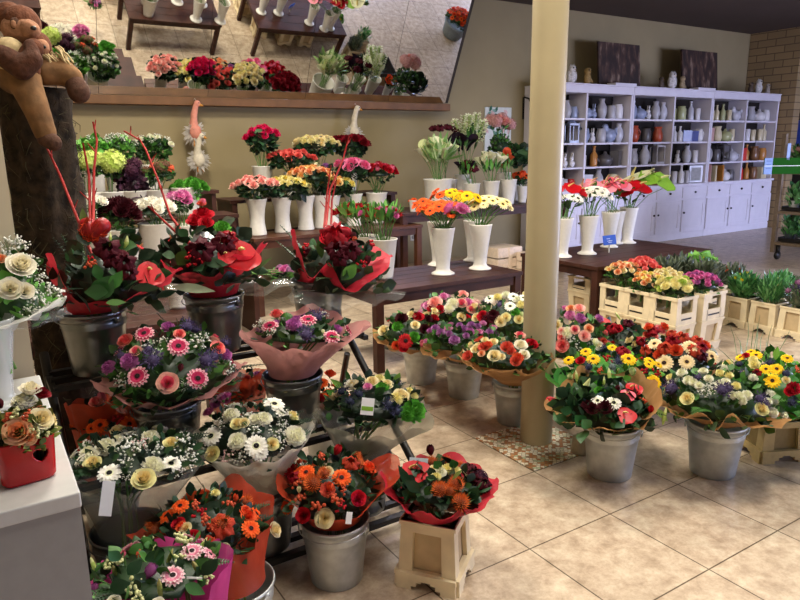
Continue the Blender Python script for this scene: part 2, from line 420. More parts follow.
        for k in range(n):
            d = Vector((rr.gauss(0, 1), rr.gauss(0, 1), abs(rr.gauss(0, .6))+.1)).normalized()*rr.uniform(.45, 1.0)
            if kind == 'gyp': b.blob(d, rr.uniform(.08, .16), O)
            else: b.ball(d*.9, rr.uniform(.17, .24), O, 7, 5)
            b.tube([(0, 0, -.5), d*.55, d*.95], .018, I, 3)
    elif kind == 'cluster':     # hydrangea like ball of little florets
        O, I = C; n = 46
        for k in range(n):
            z = 1-1.3*(k+.5)/n; ph = k*2.39996; r = math.sqrt(max(0, 1-z*z)); d = Vector((r*math.cos(ph), r*math.sin(ph), z)); t = d.orthogonal().normalized(); u = d.cross(t)
            a = rr.uniform(0, 2); t, u = t*math.cos(a)+u*math.sin(a), u*math.cos(a)-t*math.sin(a)
            c0 = d*rr.uniform(.88, 1.02); w = .23
            for s, q in ((t, u), (u, -t), (-t, -u), (-u, t)):
                b.add([c0, c0+s*w*.7+q*w*.45, c0+s*w*1.15+d*.05, c0+s*w*.7-q*w*.45], [(0, 1, 2, 3)], O if k % 4 else I)
        b.ball((0, 0, 0), .82, I, 9, 7, (1, 1, .9))
    elif kind == 'hyacinth':    # upright spike of florets
        O, I = C
        for k in range(48):
            t = k/48; z = -1+2*t; ph = k*2.39996; r = .42*math.sqrt(1-t*.75); d = Vector((math.cos(ph), math.sin(ph), .25)); tt = Vector((-math.sin(ph), math.cos(ph), 0))
            c0 = Vector((d.x*r, d.y*r, z))
            for s in (-1, 0, 1): b.add([c0, c0+d*.12+tt*(.08+.14*s), c0+d*.22+tt*.2*s+Vector((0, 0, .12*(1-abs(s)))), c0+d*.12+tt*(.14*s-.08)], [(0, 1, 2, 3)], O if k % 4 else I)
        b.tube([(0, 0, -1.2), (0, 0, .9)], .14, I, 6)
    me = b.mesh(kind); _F[key] = me; return me

NAMES = dict(gerbera='gerbera', rose='rose', mum='chrysanthemum', pompon='pompon', carnation='carnation', bud='tulip', lilybud='lily_bud', anthurium='anthurium', calla='calla_lily', protea='pincushion_protea', spike='statice', ruffle='cockscomb', gyp='babys_breath', berry='berry_sprig', cluster='hydrangea', hyacinth='hyacinth')
FL = dict(
    gpk=('gerbera', '#c8335f', '#efb3bd', '#a8284f', '#2a1c1c'), gpl=('gerbera', '#e58fa6', '#f3d2d4', '#f0c9cf', '#2a1b1d'), gwh=('gerbera', '#f3efe2', '#f6f3ea', '#dfe0b8', '#191514'),
    gor=('gerbera', '#ee5a1e', '#f06c2a', '#d2461a', '#2c1712'), gye=('gerbera', '#f3c416', '#f6d12c', '#d59d14', '#2d1a10'), gcr=('gerbera', '#f1d9a8', '#f3dfb6', '#d9b878', '#35201a'), grd=('gerbera', '#a8161c', '#b81c22', '#821218', '#1d0f0f'),
    gcy=('gerbera', '#f2e3a2', '#f4eac0', '#d9bf62', '#3a2a18'),
    rpk=('rose', '#ecb6a4', '#e25f76'), rpe=('rose', '#f0bf94', '#e8925f'), rcr=('rose', '#efe3b8', '#ecd9a0'), rye=('rose', '#e6e0a4', '#ead594'), rrd=('rose', '#c4182a', '#a91424'), rsa=('rose', '#ee8d84', '#e9696a'), rwh=('rose', '#f2ecd8', '#efe6c4'), rcs=('rose', '#de2460', '#cc1a50'), rco=('rose', '#ea7468', '#e2605a'), rpp=('rose', '#f3c0b2', '#f0a39a'), rhp=('rose', '#ee86ac', '#e0648f'), rdr=('rose', '#8a1222', '#6e0c1a'), ror=('rose', '#ef6a3c', '#e5502a'), ryl=('rose', '#f1e69c', '#ecd870'), rpy=('rose', '#f4cf8e', '#eeb266'),
    mwh=('mum', '#ece9d8', '#e9e7c8'), mpu=('mum', '#b86fa6', '#a55596'), mye=('mum', '#ece28a', '#e6d668'), mrd=('mum', '#93222c', '#a83038'), mpk=('mum', '#d58fb4', '#c873a0'), mor=('mum', '#b2482c', '#a03a26'), mlg=('mum', '#c7cf6e', '#a7bf4c'), mgr=('mum', '#58a036', '#4a8a2c'),
    pwh=('pompon', '#f0eedf', '#e8e8c8'), ppu=('pompon', '#b47cae', '#9a5a98'), pcr=('pompon', '#f0e8b0', '#ece19a'), prd=('pompon', '#b8222e', '#a01a28'),
    cwh=('carnation', '#f0ece0', '#f2eedf'), cdk=('carnation', '#431019', '#380c14'), cpk=('carnation', '#d774a8', '#c95f98'), crd=('carnation', '#b01c2a', '#981624'), cro=('carnation', '#d9582f', '#cc4626'), cpw=('carnation', '#e7a3c4', '#cf6fa4'), csa=('carnation', '#d8604a', '#c84a3a'),
    brd=('bud', '#b81a22', '#a01620'), bpu=('bud', '#a2558c', '#8d4679'), bdk=('bud', '#4c121a', '#3c0e15'), bwh=('bud', '#e9e4bd', '#dcdca4'), bye=('bud', '#f0dc2c', '#e6c820'), bgr=('bud', '#c9d296', '#a9bf76'), bpk=('bud', '#d86a80', '#c9566e'), bor=('bud', '#e8582e', '#d8461f'),
    lgr=('lilybud', '#b9cc6e', '#d7da98'), lcr=('lilybud', '#d9d49a', '#e4ddb0'), lbr=('lilybud', '#9aa05a', '#b3a868'),
    ard=('anthurium', '#ae0c18', '#e8d48a'), apk=('anthurium', '#e08a98', '#e8c49a'), agr=('anthurium', '#7ba634', '#e6e2b0'), awh=('anthurium', '#d8d6b0', '#e9d98a'), asa=('anthurium', '#d9596a', '#ecd2a0'),
    kwh=('calla', '#ece9c8', '#e2c64a'), kgr=('calla', '#d8e0a6', '#c8cf60'), kdk=('calla', '#231420', '#3a2030'), kor=('calla', '#d85a38', '#c84a28'),
    por=('protea', '#d3672f', '#8c4a2e'), pbr=('protea', '#b84a32', '#7c3a2c'), spu=('spike', '#5d5075', '#463c5c'), sgr=('spike', '#7c8a86', '#5c6a68'), sbl=('spike', '#4b4a68', '#2f3348'),
    udk=('ruffle', '#4a0f1c', '#3a0a14'), urd=('ruffle', '#8e1420', '#6e0e18'), uor=('ruffle', '#b8402a', '#9a3020'),
    gyp=('gyp', '#eeece2', '#7c8f62'), gyk=('gyp', '#f0c8c8', '#7c8f62'), bcr=('berry', '#d9d8a0', '#5f7a3c'), bro=('berry', '#c8593a', '#4f5a30'), bre=('berry', '#b8202a', '#4f5a30'),
    hlg=('cluster', '#c6d274', '#a9bf52'), hpu=('cluster', '#b07a9c', '#8f5a84'), hdk=('cluster', '#4a2436', '#371a2a'), hwh=('hyacinth', '#eef0cf', '#b9cc84'), hbr=('cluster', '#6e4a3a', '#54602f'), hpk=('cluster', '#d9a4a0', '#c08a84'),
)
def put_flower(code, parent, world, nrm, r, rng):
    k = FL[code]
    Q = Vector((0, 0, 1)).rotation_difference(Vector(nrm).normalized()) @ Quaternion((0, 0, 1), rng.uniform(0, 6.28) if k[0] != 'anthurium' else rng.uniform(-.4, .4))
    return inst(NAMES[k[0]], flower(*k), parent, Vector(world)-Vector(parent.location), Q, r)

# ------------------------------------------------------------------ foliage
def leaf(b, p, d, n, L, w, m, bend=.25):
    p = Vector(p); d = Vector(d).normalized(); t = d.cross(Vector(n))
    if t.length < 1e-3: t = d.orthogonal()
    t.normalize(); n = t.cross(d); rows = []
    for x, ww in ((0, .1), (.16, .6), (.36, .95), (.58, .95), (.8, .55), (1, .03)):
        c = p+d*L*x-Vector((0, 0, 1))*bend*L*x*x
        rows.append([c-t*w*ww+n*w*.25*ww, c, c+t*w*ww+n*w*.25*ww])
    b.grid(rows, m)
def fern(b, p, d, L, w, m, n=11, bend=.3):
    p = Vector(p); d = Vector(d).normalized(); t = d.cross(Vector((0, 0, 1)));
    if t.length < 1e-3: t = Vector((1, 0, 0))
    t.normalize(); path = []
    for i in range(n+1):
        x = i/n; path.append(p+d*L*x-Vector((0, 0, 1))*bend*L*x*x)
    b.tube(path, .0015, m, 3)
    for i in range(1, n+1):
        x = i/n; ww = w*(1-x*.85)
        for s in (-1, 1):
            leaf(b, path[i], (d*.45+t*s), Vector((0, 0, 1)), ww, ww*.17, m, .1)
def foliage(name, parent, C, R, h, n, cols, rng, size=.07, wid=.3, ferns=0, up=.5, low=.15, core=True):
    if core: n, size = int(n*1.9), size*.82
    b = MB(); C = Vector(C)
    if core:
        o0 = len(b.v); b.ball((0, 0, 0), 1, cols[2], 18, 12)
        for i in range(o0, len(b.v)):
            x, y, z = b.v[i]; w = 1+.09*math.sin(9*x+5*z)+.07*math.sin(11*y-4*z)
            b.v[i] = (C.x+x*R*.74*w, C.y+y*R*.74*w, C.z+(z*h*.66*w if z > 0 else z*min(.03, h*.2)))
    for k in range(n):
        a = rng.uniform(0, 2*PI); el = math.asin(rng.uniform(-low, .98)); d = Vector((math.cos(a)*math.cos(el), math.sin(a)*math.cos(el), math.sin(el)))
        p = C+Vector((d.x*R, d.y*R, d.z*h))*rng.uniform(.7, .98)
        dd = (d+Vector((0, 0, up))+Vector((rng.gauss(0, .5), rng.gauss(0, .5), rng.gauss(0, .3)))).normalized()
        L = size*rng.uniform(.6, 1.25); leaf(b, p, dd, d, L, L*wid*rng.uniform(.7, 1.3), rng.choice(cols), rng.uniform(.05, .4))
    for k in range(ferns):
        a = rng.uniform(0, 2*PI); d = Vector((math.cos(a), math.sin(a), .45)); fern(b, C+Vector((d.x*R*.7, d.y*R*.7, h*.2)), d, R*.6, R*.22, rng.choice(cols))
    return b.build(name, parent, -Vector(parent.location))

# ------------------------------------------------------------------ wraps
def ang_cam(C):
    return math.atan2(EYE.y-C[1], EYE.x-C[0])
def wrap(name, parent, C, zt, rt, R, dz, m, rng, peaks=(), ruf=.06, nf=9, shift=(0, 0), levels=9, amp=.02, label=None):
    # angles: 0 faces the photographer, 90 the right of the photo
    b = MB(); C = Vector(C); base = ang_cam(C); N = 84; rows = []
    ph = [rng.uniform(0, 6.28) for _ in range(4)]
    for i in range(levels+1):
        t = i/levels; row = []
        for j in range(N):
            a = 2*PI*j/N
            f = math.sin(nf*a+ph[0])*.55+math.sin((nf*2+1)*a+ph[1])*.3+math.sin((nf*3+2)*a+ph[2])*.2
            er = ez = 0
            for pa, pr, pz, pw in peaks:
                dd = (math.degrees(a)-pa+180) % 360-180; g = math.exp(-(dd/pw)**2); er += pr*g; ez += pz*g
            rr = rt+(R*(1+er)-rt)*t**1.25*1.0
            rr *= 1+ruf*f*t**1.5
            z = zt+(C.z+dz+ez*R-zt)*t+R*ruf*1.1*t*t*math.sin((nf+3)*a+ph[3])*.8+rng.uniform(-1, 1)*amp*.12*t
            rr += rng.uniform(-1, 1)*amp*.12*t
            aa = base+a
            row.append((C.x+shift[0]*(1-t)+rr*math.cos(aa), C.y+shift[1]*(1-t)+rr*math.sin(aa), z))
        rows.append(row)
    b.grid(rows, m, closed=True)
    o = b.build(name, parent, -Vector(parent.location))
    if label: o['label'] = label
    return o
CELLO = mat('#dfe4de', .1, var=0, spec=1.0, alpha=.085)

# ------------------------------------------------------------------ buckets, vases and crates
_bk = {}
def bucket(base, label, shiny=False, s=1.0, rz=0.6, group='galvanised buckets'):
    t = thing('galvanised_bucket', label, 'bucket', base, group, rz); t.scale = (s, s, s)
    if shiny not in _bk:
        m = SHINY if shiny else STEEL
        b = MB(); b.lathe([(.002, .012), (.088, .012), (.09, 0), (.0925, .002), (.0945, .02), (.108, .14), (.1135, .178), (.1165, .182), (.1145, .187), (.1175, .195), (.1155, .2), (.119, .226), (.1235, .228), (.1245, .234), (.1225, .239), (.1185, .238), (.1165, .225), (.104, .12), (.092, .02), (.002, .016)], m, 40)
        b.box((.1045, 0, .11), (.004, .012, .215), m, tilt=Matrix.Rotation(.118, 3, 'Y'))
        h = MB(); n = 20
        h.tube([(-.131*math.sin(PI*i/n), .127*math.cos(PI*i/n), .222-.012*math.sin(PI*i/n)) for i in range(n+1)], .0024, m, 6)
        e = MB(); e.box((0, .1235, .214), (.03, .006, .034), m); e2 = MB(); e2.box((0, -.1235, .214), (.03, .006, .034), m)
        _bk[shiny] = (b.mesh('body'), h.mesh('handle'), e.mesh('ear'), e2.mesh('ear'))
    for nm, me in zip(('body', 'handle', 'handle_ear', 'handle_ear'), _bk[shiny]):
        o = bpy.data.objects.new(nm, me); COL.objects.link(o); o.parent = t
    return t
VP = dict(
    tall=[(.002, .006), (.083, .006), (.086, .0), (.087, .008), (.07, .018), (.055, .028), (.05, .045), (.0535, .1), (.066, .2), (.084, .32), (.089, .342), (.0895, .35), (.086, .35), (.081, .325), (.063, .2), (.048, .08), (.002, .05)],
    waist=[(.002, .004), (.079, .004), (.081, 0), (.082, .01), (.077, .04), (.068, .11), (.067, .16), (.076, .24), (.094, .315), (.1, .33), (.1005, .335), (.097, .335), (.089, .31), (.07, .22), (.061, .15), (.002, .08)],
    cone=[(.002, .003), (.052, .003), (.054, 0), (.057, .02), (.083, .24), (.087, .245), (.087, .25), (.083, .25), (.077, .22), (.053, .03), (.002, .02)],
    tub=[(.002, .003), (.105, .003), (.107, 0), (.11, .02), (.127, .25), (.131, .255), (.131, .262), (.126, .262), (.12, .23), (.105, .03), (.002, .02)])
_vm = {}
def vase(kind, base, label, s=1.0, cat='vase', group='white flower vases', m=None):
    k = (kind, m)
    if k not in _vm:
        b = MB(); b.lathe(VP[kind], m or WHITEP, 36); _vm[k] = b.mesh('flower_vase')
    o = bpy.data.objects.new('flower_vase', _vm[k]); COL.objects.link(o); o.location = base; o.scale = (s, s, s)
    return tag(o, label, cat, group)
VH = dict(tall=.35, waist=.335, cone=.25, tub=.262)
def crate_mesh(W, D, H, flip, m=CRATE, md=CRATED, feet=True):
    # tapered plastic flower crate; the lower rim is flared with an arched cut on each side
    b = MB(); wt, wb = (W*.88, W) if flip else (W, W*.84)
    dt, db = (D*.88, D) if flip else (D, D*.84)
    th = .012; z0 = .05 if feet else 0
    def pt(u, v, z):
        k = z/H; return Vector((u*(wb+(wt-wb)*k)/2, v*(db+(dt-db)*k)/2, z))
    for s in range(4):
        Rz = [(1, 0), (0, 1), (-1, 0), (0, -1)][s]
        def sp(u, z, inset=0):      # u along the side, inset towards the middle
            v = 1
            x, y = (v, u) if s == 0 else (-u, v) if s == 1 else (-v, -u) if s == 2 else (u, -v)
            p = pt(x, y, z); n = Vector((Rz[0], Rz[1], 0)); return p-n*inset
        def slab(u0, u1, za, zb, i0, i1, mm):
            b.hexa([sp(u0, za, i0), sp(u1, za, i0), sp(u1, za, i1), sp(u0, za, i1)], [sp(u0, zb, i0), sp(u1, zb, i0), sp(u1, zb, i1), sp(u0, zb, i1)], mm)
        slab(-.992, -.52, z0, H, 0, .016, m); slab(.52, .992, z0, H, 0, .016, m)
        slab(-.52, .52, H*.84, H, 0, .016, m); slab(-.52, .52, z0, H*.26, 0, .016, m)
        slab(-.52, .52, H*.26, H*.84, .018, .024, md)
        if feet:
            slab(-1, -.5, 0, z0, -.012, .018, m); slab(.5, 1, 0, z0, -.012, .018, m)
            for k in range(6):
                u0 = -.5+k/6; u1 = u0+1/6; zc = z0*.75*(1-abs((u0+u1))**2*.9)
                slab(u0, u1, max(.0, zc), z0, -.012, .018, m)
            slab(-1.03, 1.03, z0-.006, z0+.012, -.014, .004, m)
        slab(-1.02, 1.02, H-.014, H, -.006, .016, m)
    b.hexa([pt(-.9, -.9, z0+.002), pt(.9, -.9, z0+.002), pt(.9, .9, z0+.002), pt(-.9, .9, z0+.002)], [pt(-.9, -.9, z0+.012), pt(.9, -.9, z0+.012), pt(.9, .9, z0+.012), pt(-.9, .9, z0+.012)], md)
    return b.mesh('crate_body', False)
def collar_mesh(W, D, H, m=CRATE):
    # open frame standing on a crate: posts, a rail half way up and a rim
    b = MB()
    for s in range(4):
        hw, hd = (D/2, W/2) if s % 2 == 0 else (W/2, D/2)
        R = Matrix.Rotation(s*PI/2, 3, 'Z')
        def bx(u, z, du, dz, th=.014):
            b.box(R @ Vector((hd-th/2, u, z)), (th, du, dz), m, rz=s*PI/2)
        L = hw*2
        bx(-hw*.775, H*.5, L*.22, H*.99); bx(hw*.775, H*.5, L*.22, H*.99)
        bx(0, H*.2, L*.61, H*.4, .012); b.box(R @ Vector((hd-.0005, 0, H*.2)), (.003, L*.5, H*.06), BLACKM, rz=s*PI/2)  # black strip paints the shade inside the collar slot
        bx(0, H*.95, L*.985+.006*(s % 2), H*.12, .008); b.box(R @ Vector((hd+.003, 0, H*.95)), (.006, L+.012*(s % 2), H*.115), m, rz=s*PI/2)
    return b.mesh('crate_collar', False)
_cm = {}
def crate(base, label, W=.2, D=.2, H=.26, flip=False, rz=0, collar=0, group='cream flower crates', dark=False):
    t = thing('flower_crate', label, 'crate', base, group, rz)
    k = (W, D, H, flip, dark)
    if k not in _cm: _cm[k] = crate_mesh(W, D, H, flip, *((mat('#b59d6b', .5, var=.1), mat('#8c774d', .6, var=.1)) if dark else (CRATE, CRATED)))
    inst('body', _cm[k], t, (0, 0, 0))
    if collar:
        k2 = (W, D, collar)
        if k2 not in _cm: _cm[k2] = collar_mesh(W, D, collar)
        inst('collar', _cm[k2], t, (0, 0, H))
    return t

# ------------------------------------------------------------------ bouquets
def parse(s):
    out = []
    for w in s.split():
        c, xyz = w.split(':'); v = [float(q) for q in xyz.split(',')]; out.append((c, *v))
    return out
def bouquet(name, label, geo, bk, flowers, fill='', nfill=10, fr=.02, leaves=GREENS, nl=90, lsize=.065, lw=.3, ferns=5, wm=None, wname='paper_wrap', wpeaks=(), wruf=.06, wR=1.12, wdz=-.01, seed=1, outer=None, group=None, cat='bouquet', extra=None, low=.15, wnf=9):
    """geo = (centre x px, front lip y px, top y px, half width px, depth m); bk = (bucket x, y, rim z)"""
    rng = random.Random(seed); cx, yf, yt, hw, dep = geo
    R = hw*dep/F_PX
    d0 = ray(cx, (yf+yt)/2).normalized(); sn = -d0.z; cs = math.sqrt(1-sn*sn)
    cy = yf-R*sn*F_PX/dep
    C = at_d(cx, cy, dep)
    top = (cy-yt)*dep/F_PX; h = math.sqrt(max((top*top-(R*sn)**2), (.25*R*cs)**2))/cs; h = min(h, R*1.3)
    bx, by, bz = bk if bk else (C.x, C.y, C.z-.12)
    t = thing(name, label, cat, (bx, by, bz-.14), group)
    inv = Vector((1/R, 1/R, 1/h))
    for code, px, py, rp in parse(flowers):
        d = ray(px, py); o_ = Vector(((EYE-C).x*inv.x, (EYE-C).y*inv.y, (EYE-C).z*inv.z)); dd = Vector((d.x*inv.x, d.y*inv.y, d.z*inv.z))
        A = dd.dot(dd); B = o_.dot(dd); q = B*B-A*(o_.dot(o_)-1)
        s = (-B-math.sqrt(q))/A if q > 0 else -B/A
        p = EYE+d*s; rel = p-C
        if rel.z < -.25*h and q > 0:
            s2 = (C.z-.2*h-EYE.z)/d.z; p = EYE+d*min(s, s2); rel = p-C
        n = Vector((rel.x/R/R, rel.y/R/R, max(rel.z, 0)/h/h+.2/h)).normalized()
        n = (n*.75+(EYE-p).normalized()*.35+Vector((0, 0, .1))).normalized()
        k = FL[code][0]
        if k in ('lilybud', 'bud', 'hyacinth'): n = (n*.35+UP*.75+Vector((rng.gauss(0, .25), rng.gauss(0, .25), 0))).normalized()
        if k == 'anthurium': n = (n*.5+(EYE-p).normalized()*.4+Vector((0, 0, .5))).normalized()
        p = C+(p-C)*(.96 if k == 'gyp' else 1.06)
        put_flower(code, t, p, n, rp*depth(p)/F_PX, rng)
    # the sides and back the photo hides carry the same kinds of bloom
    cds = fill.split() or [f[0] for f in parse(flowers)]
    ca = ang_cam(C)
    for k in range(nfill):
        a = ca+PI+rng.uniform(-1.75, 1.75); el = rng.uniform(.05, .95); d = Vector((math.cos(a)*math.cos(el), math.sin(a)*math.cos(el), math.sin(el)))
        p = C+Vector((d.x*R, d.y*R, d.z*h))*.97; put_flower(rng.choice(cds), t, p, (d+Vector((0, 0, .3))).normalized(), fr*rng.uniform(.8, 1.15), rng)
    foliage('foliage', t, C, R, h, nl, leaves, rng, lsize, lw, ferns, low=low)
    b = MB()        # tied stems running down into the bucket
    for k in range(9):
        a = k*2.4; rr = .045*math.sqrt((k+.5)/9)
        b.tube([(bx+rr*math.cos(a), by+rr*math.sin(a), bz-.13), (bx+rr*.7*math.cos(a+.5), by+rr*.7*math.sin(a+.5), (bz+C.z)/2-.04), (C.x+R*.45*math.cos(a), C.y+R*.45*math.sin(a), C.z)], .0035, STEMG, 5)
    b.build('stems', t, -Vector(t.location))
    if wm is not None:
        wrap(wname, t, C, bz+.004, .095, R*wR, wdz, wm, rng, wpeaks, wruf, wnf, (bx-C.x, by-C.y))
    if outer is not None:
        om, oR, odz, opk = outer
        wrap('clear_wrap', t, C, bz-.0, .108, R*oR, odz, om, rng, opk, .05, 8, (bx-C.x, by-C.y))
    if extra: extra(t, C, R, h, rng)
    return t, C, R, h
def bunch(name, label, base, top, C, R, h, codes, n, r, leaves=GREENS, nl=40, lsize=.06, lw=.3, seed=3, group=None, cat='flowers', mouth=.06, nstem=14, flat=.25, up=.5, tilt=1.0, stemm=None, low=.15, core=True):
    """loose cut flowers standing in a vase; top = mouth height, C/R/h = the cloud of heads (R may be (along photo, depth))"""
    rng = random.Random(seed); base = Vector(base); C = Vector(C)
    t = thing(name, label, cat, (base.x, base.y, top-.1), group)
    Rx, Ry = R if isinstance(R, tuple) else (R, R)
    hr = Vector((_r.x, _r.y, 0)).normalized(); hf = Vector((-hr.y, hr.x, 0))
    cds = codes.split(); heads = []
    for k in range(n):
        ph = k*2.39996+rng.uniform(-.3, .3); q = math.sqrt((k+.5)/n)
        d = hr*(q*math.cos(ph)*Rx)+hf*(q*math.sin(ph)*Ry)+Vector((0, 0, h*math.sqrt(max(0, 1-q*q*.96))))
        p = C+d+Vector((rng.gauss(0, .006), rng.gauss(0, .006), rng.gauss(0, .006)))
        nn = (Vector((d.x/Rx, d.y/Ry, 0))*.8*tilt+Vector((0, 0, .75))+(EYE-p).normalized()*.25).normalized()
        put_flower(cds[k % len(cds)] if len(cds) > 1 and rng.random() < .8 else rng.choice(cds), t, p, nn, r*rng.uniform(.85, 1.15), rng); heads.append(p)
    if nl: foliage('foliage', t, C-Vector((0, 0, .012)), (Rx+Ry)/2*1.0, max(h*.85, .03), nl, leaves, rng, lsize, lw, 0, up=up, low=low, core=core)
    b = MB()
    for k, p in enumerate(heads[::max(1, len(heads)//nstem)]):
        a = k*2.4; rr = mouth*.75*math.sqrt((k % nstem+.5)/nstem)
        m0 = Vector((base.x+rr*math.cos(a), base.y+rr*math.sin(a), top-.02))
        b.tube([m0-Vector((0, 0, .08)), m0, (m0+p)/2+Vector((0, 0, .01)), p-Vector((0, 0, r*.5))], .003, stemm or STEMG, 5)
    b.build('stems', t, -Vector(t.location))
    return t

# ------------------------------------------------------------------ tables
def table(X0, X1, Y0, Y1, h, label, leg=.06, m=DKWOOD, name='display_table'):
    cx, cy = (X0+X1)/2, (Y0+Y1)/2
    t = thing(name, label, 'table', (cx, cy, 0), 'dark wooden tables'); W, D = X1-X0, Y1-Y0
    b = MB(); n = 5
    for i in range(n): b.box((0, -D/2+D*(i+.5)/n, h-.015), (W, D/n-.003, .03), m)
    b.build('table_top', t, smooth=False, bevel=.003)
    b = MB()
    for s in (-1, 1):
        b.box((0, s*(D/2-.035), h-.065), (W-.1, .022, .07), m); b.box((s*(W/2-.035), 0, h-.065), (.022, D-.1, .07), m)
    b.build('apron', t, smooth=False)
    for sx in (-1, 1):
        for sy in (-1, 1):
            b = MB(); b.box((sx*(W/2-.04), sy*(D/2-.04), (h-.03)/2), (leg, leg, h-.03), m); b.build('leg', t, smooth=False, bevel=.003)
    return t
TH = .57
table(2.17, 3.47, 3.73, 4.43, TH, 'dark wooden table carrying the orange and cream gerbera vases')
table(4.05, 5.56, 3.52, 4.40, TH, 'dark wooden table right of the column, with anthurium vases')
table(-.3, 1.10, 3.73, 4.38, TH, 'dark wooden table behind the metal buckets at the left')
ZB = .72
table(2.08, 3.9, 5.70, 6.17, ZB, 'brown wooden bench by the wall carrying waisted rose vases', m=mat('#52301f', .4, var=.3, scale=9))
# second step of the bench, against the wall
t = thing('flower_step', 'dark wooden riser behind the rose vases, against the wall', 'riser', (2.98, 6.44, 0))
b = MB(); b.box((0, 0, 1.015), (1.85, .48, .03), DKWOOD); b.build('shelf_board', t, smooth=False)
for sx in (-1, 1):
    b = MB(); b.box((sx*.88, 0, .5), (.05, .46, 1.0), DKWOOD); b.build('side_panel', t, smooth=False)
b = MB(); b.box((0, .2, .62), (1.7, .02, .12), DKWOOD); b.build('cross_rail', t, smooth=False)
ZW = .835
table(3.70, 6.1, 5.78, 6.45, ZW, 'dark wooden wall table with callas, left of the column')
# stepped stand of green pots on the far left
t = thing('flower_steps', 'dark stepped wooden stand with green and white cut flowers at far left', 'stand', (1.15, 5.9, 0))
WST = DKWOOD
for y, z in ((5.35, .68), (5.8, .96), (6.3, 1.14)):
    b = MB(); b.box((0, y-5.9, z-.015), (1.55, .4, .03), WST); b.build('step_board', t, smooth=False)
    for sx in (-1, 1):
        b = MB(); b.box((sx*.73, y-5.9, (z-.03)/2), (.04, .36, z-.03), WST); b.build('leg_panel', t, smooth=False)

# ------------------------------------------------------------------ white bookcases with their goods
BCW = mat('#d6d0d6', .5, var=.04, scale=8)
BCB = mat('#1f1811', .8, var=.2, scale=6)  # near-black back boards hold the shade of the shelf interiors
KNOB = mat('#2a211c', .4, metal=.4)
BX = [6.745, 8.235, 10.145, 12.06]; BN = ['left', 'middle', 'right']; DX = [7.29, 9.19, 11.10]
YB = 6.64; UZ = [.86, 1.18, 1.51, 1.84, 2.17]
for i in range(3):
    x0, x1 = BX[i]+.004, BX[i+1]-.004; W = x1-x0; cx = (x0+x1)/2; YO = 7.0; dv = DX[i]-cx
    t = thing('white_bookcase', '%s unit of the white bookcase wall, drawers and doors below open shelves' % BN[i], 'bookcase', (cx, YO, 0), 'white bookcases')
    dy = YB-YO         # front relative to origin
    b = MB()
    for x in (-W/2+.018, W/2-.018): b.box((x, .0, 1.531), (.036, .66, 1.305), BCW)
    b.box((0, -.005, 2.235), (W, .68, .1), BCW); b.box((0, -.01, 2.296), (W, .7, .02), BCW)
    b.build('carcass', t, smooth=False, bevel=.004)
    b = MB(); b.box((dv, -.165, 1.531), (.032, .33, 1.305), BCW); b.build('divider', t, smooth=False)
    b = MB(); b.box((0, .01, 1.531), (W-.074, .012, 1.3), BCB); b.build('back_panel', t, smooth=False)
    for z in UZ[1:4]:
        b = MB()
        b.box(((-W/2+.036+dv-.016)/2, -.16, z), (dv-.016+W/2-.036, .31, .026), BCW); b.box(((W/2-.036+dv+.016)/2, -.16, z), (W/2-.036-dv-.016, .31, .026), BCW); b.build('shelf', t, smooth=False)
    b = MB(); b.box((0, .0, .47), (W, .68, .74), BCW); b.box((0, -.01, .859), (W, .73, .036), BCW); b.box((0, -.006, .05), (W, .69, .1), BCW); b.build('base_cabinet', t, smooth=False, bevel=.003)
    for k in range(3):
        xk = -W/2+W*(k+.5)/3; w = W/3-.03
        b = MB(); b.box((xk, dy+.015, .735), (w, .022, .17), BCW); d = b.build('drawer', t, smooth=False, bevel=.004)
        b = MB(); b.ball((xk, dy-.012, .735), .018, KNOB, 10, 7); b.build('knob', d)
        b = MB()
        b.box((xk, dy+.014, .37), (w, .018, .5), BCW)
        for s in (-1, 1): b.box((xk+s*(w/2-.036), dy+.0, .37), (.068, .012, .496), BCW); b.box((xk, dy+.0, .37+s*.213), (w-.145, .012, .066), BCW)
        d = b.build('door', t, smooth=False)
        b = MB(); b.ball((xk+(w/2-.035)*(1 if k == 0 else -1), dy-.018, .42), .017, KNOB, 10, 7); b.build('knob', d)

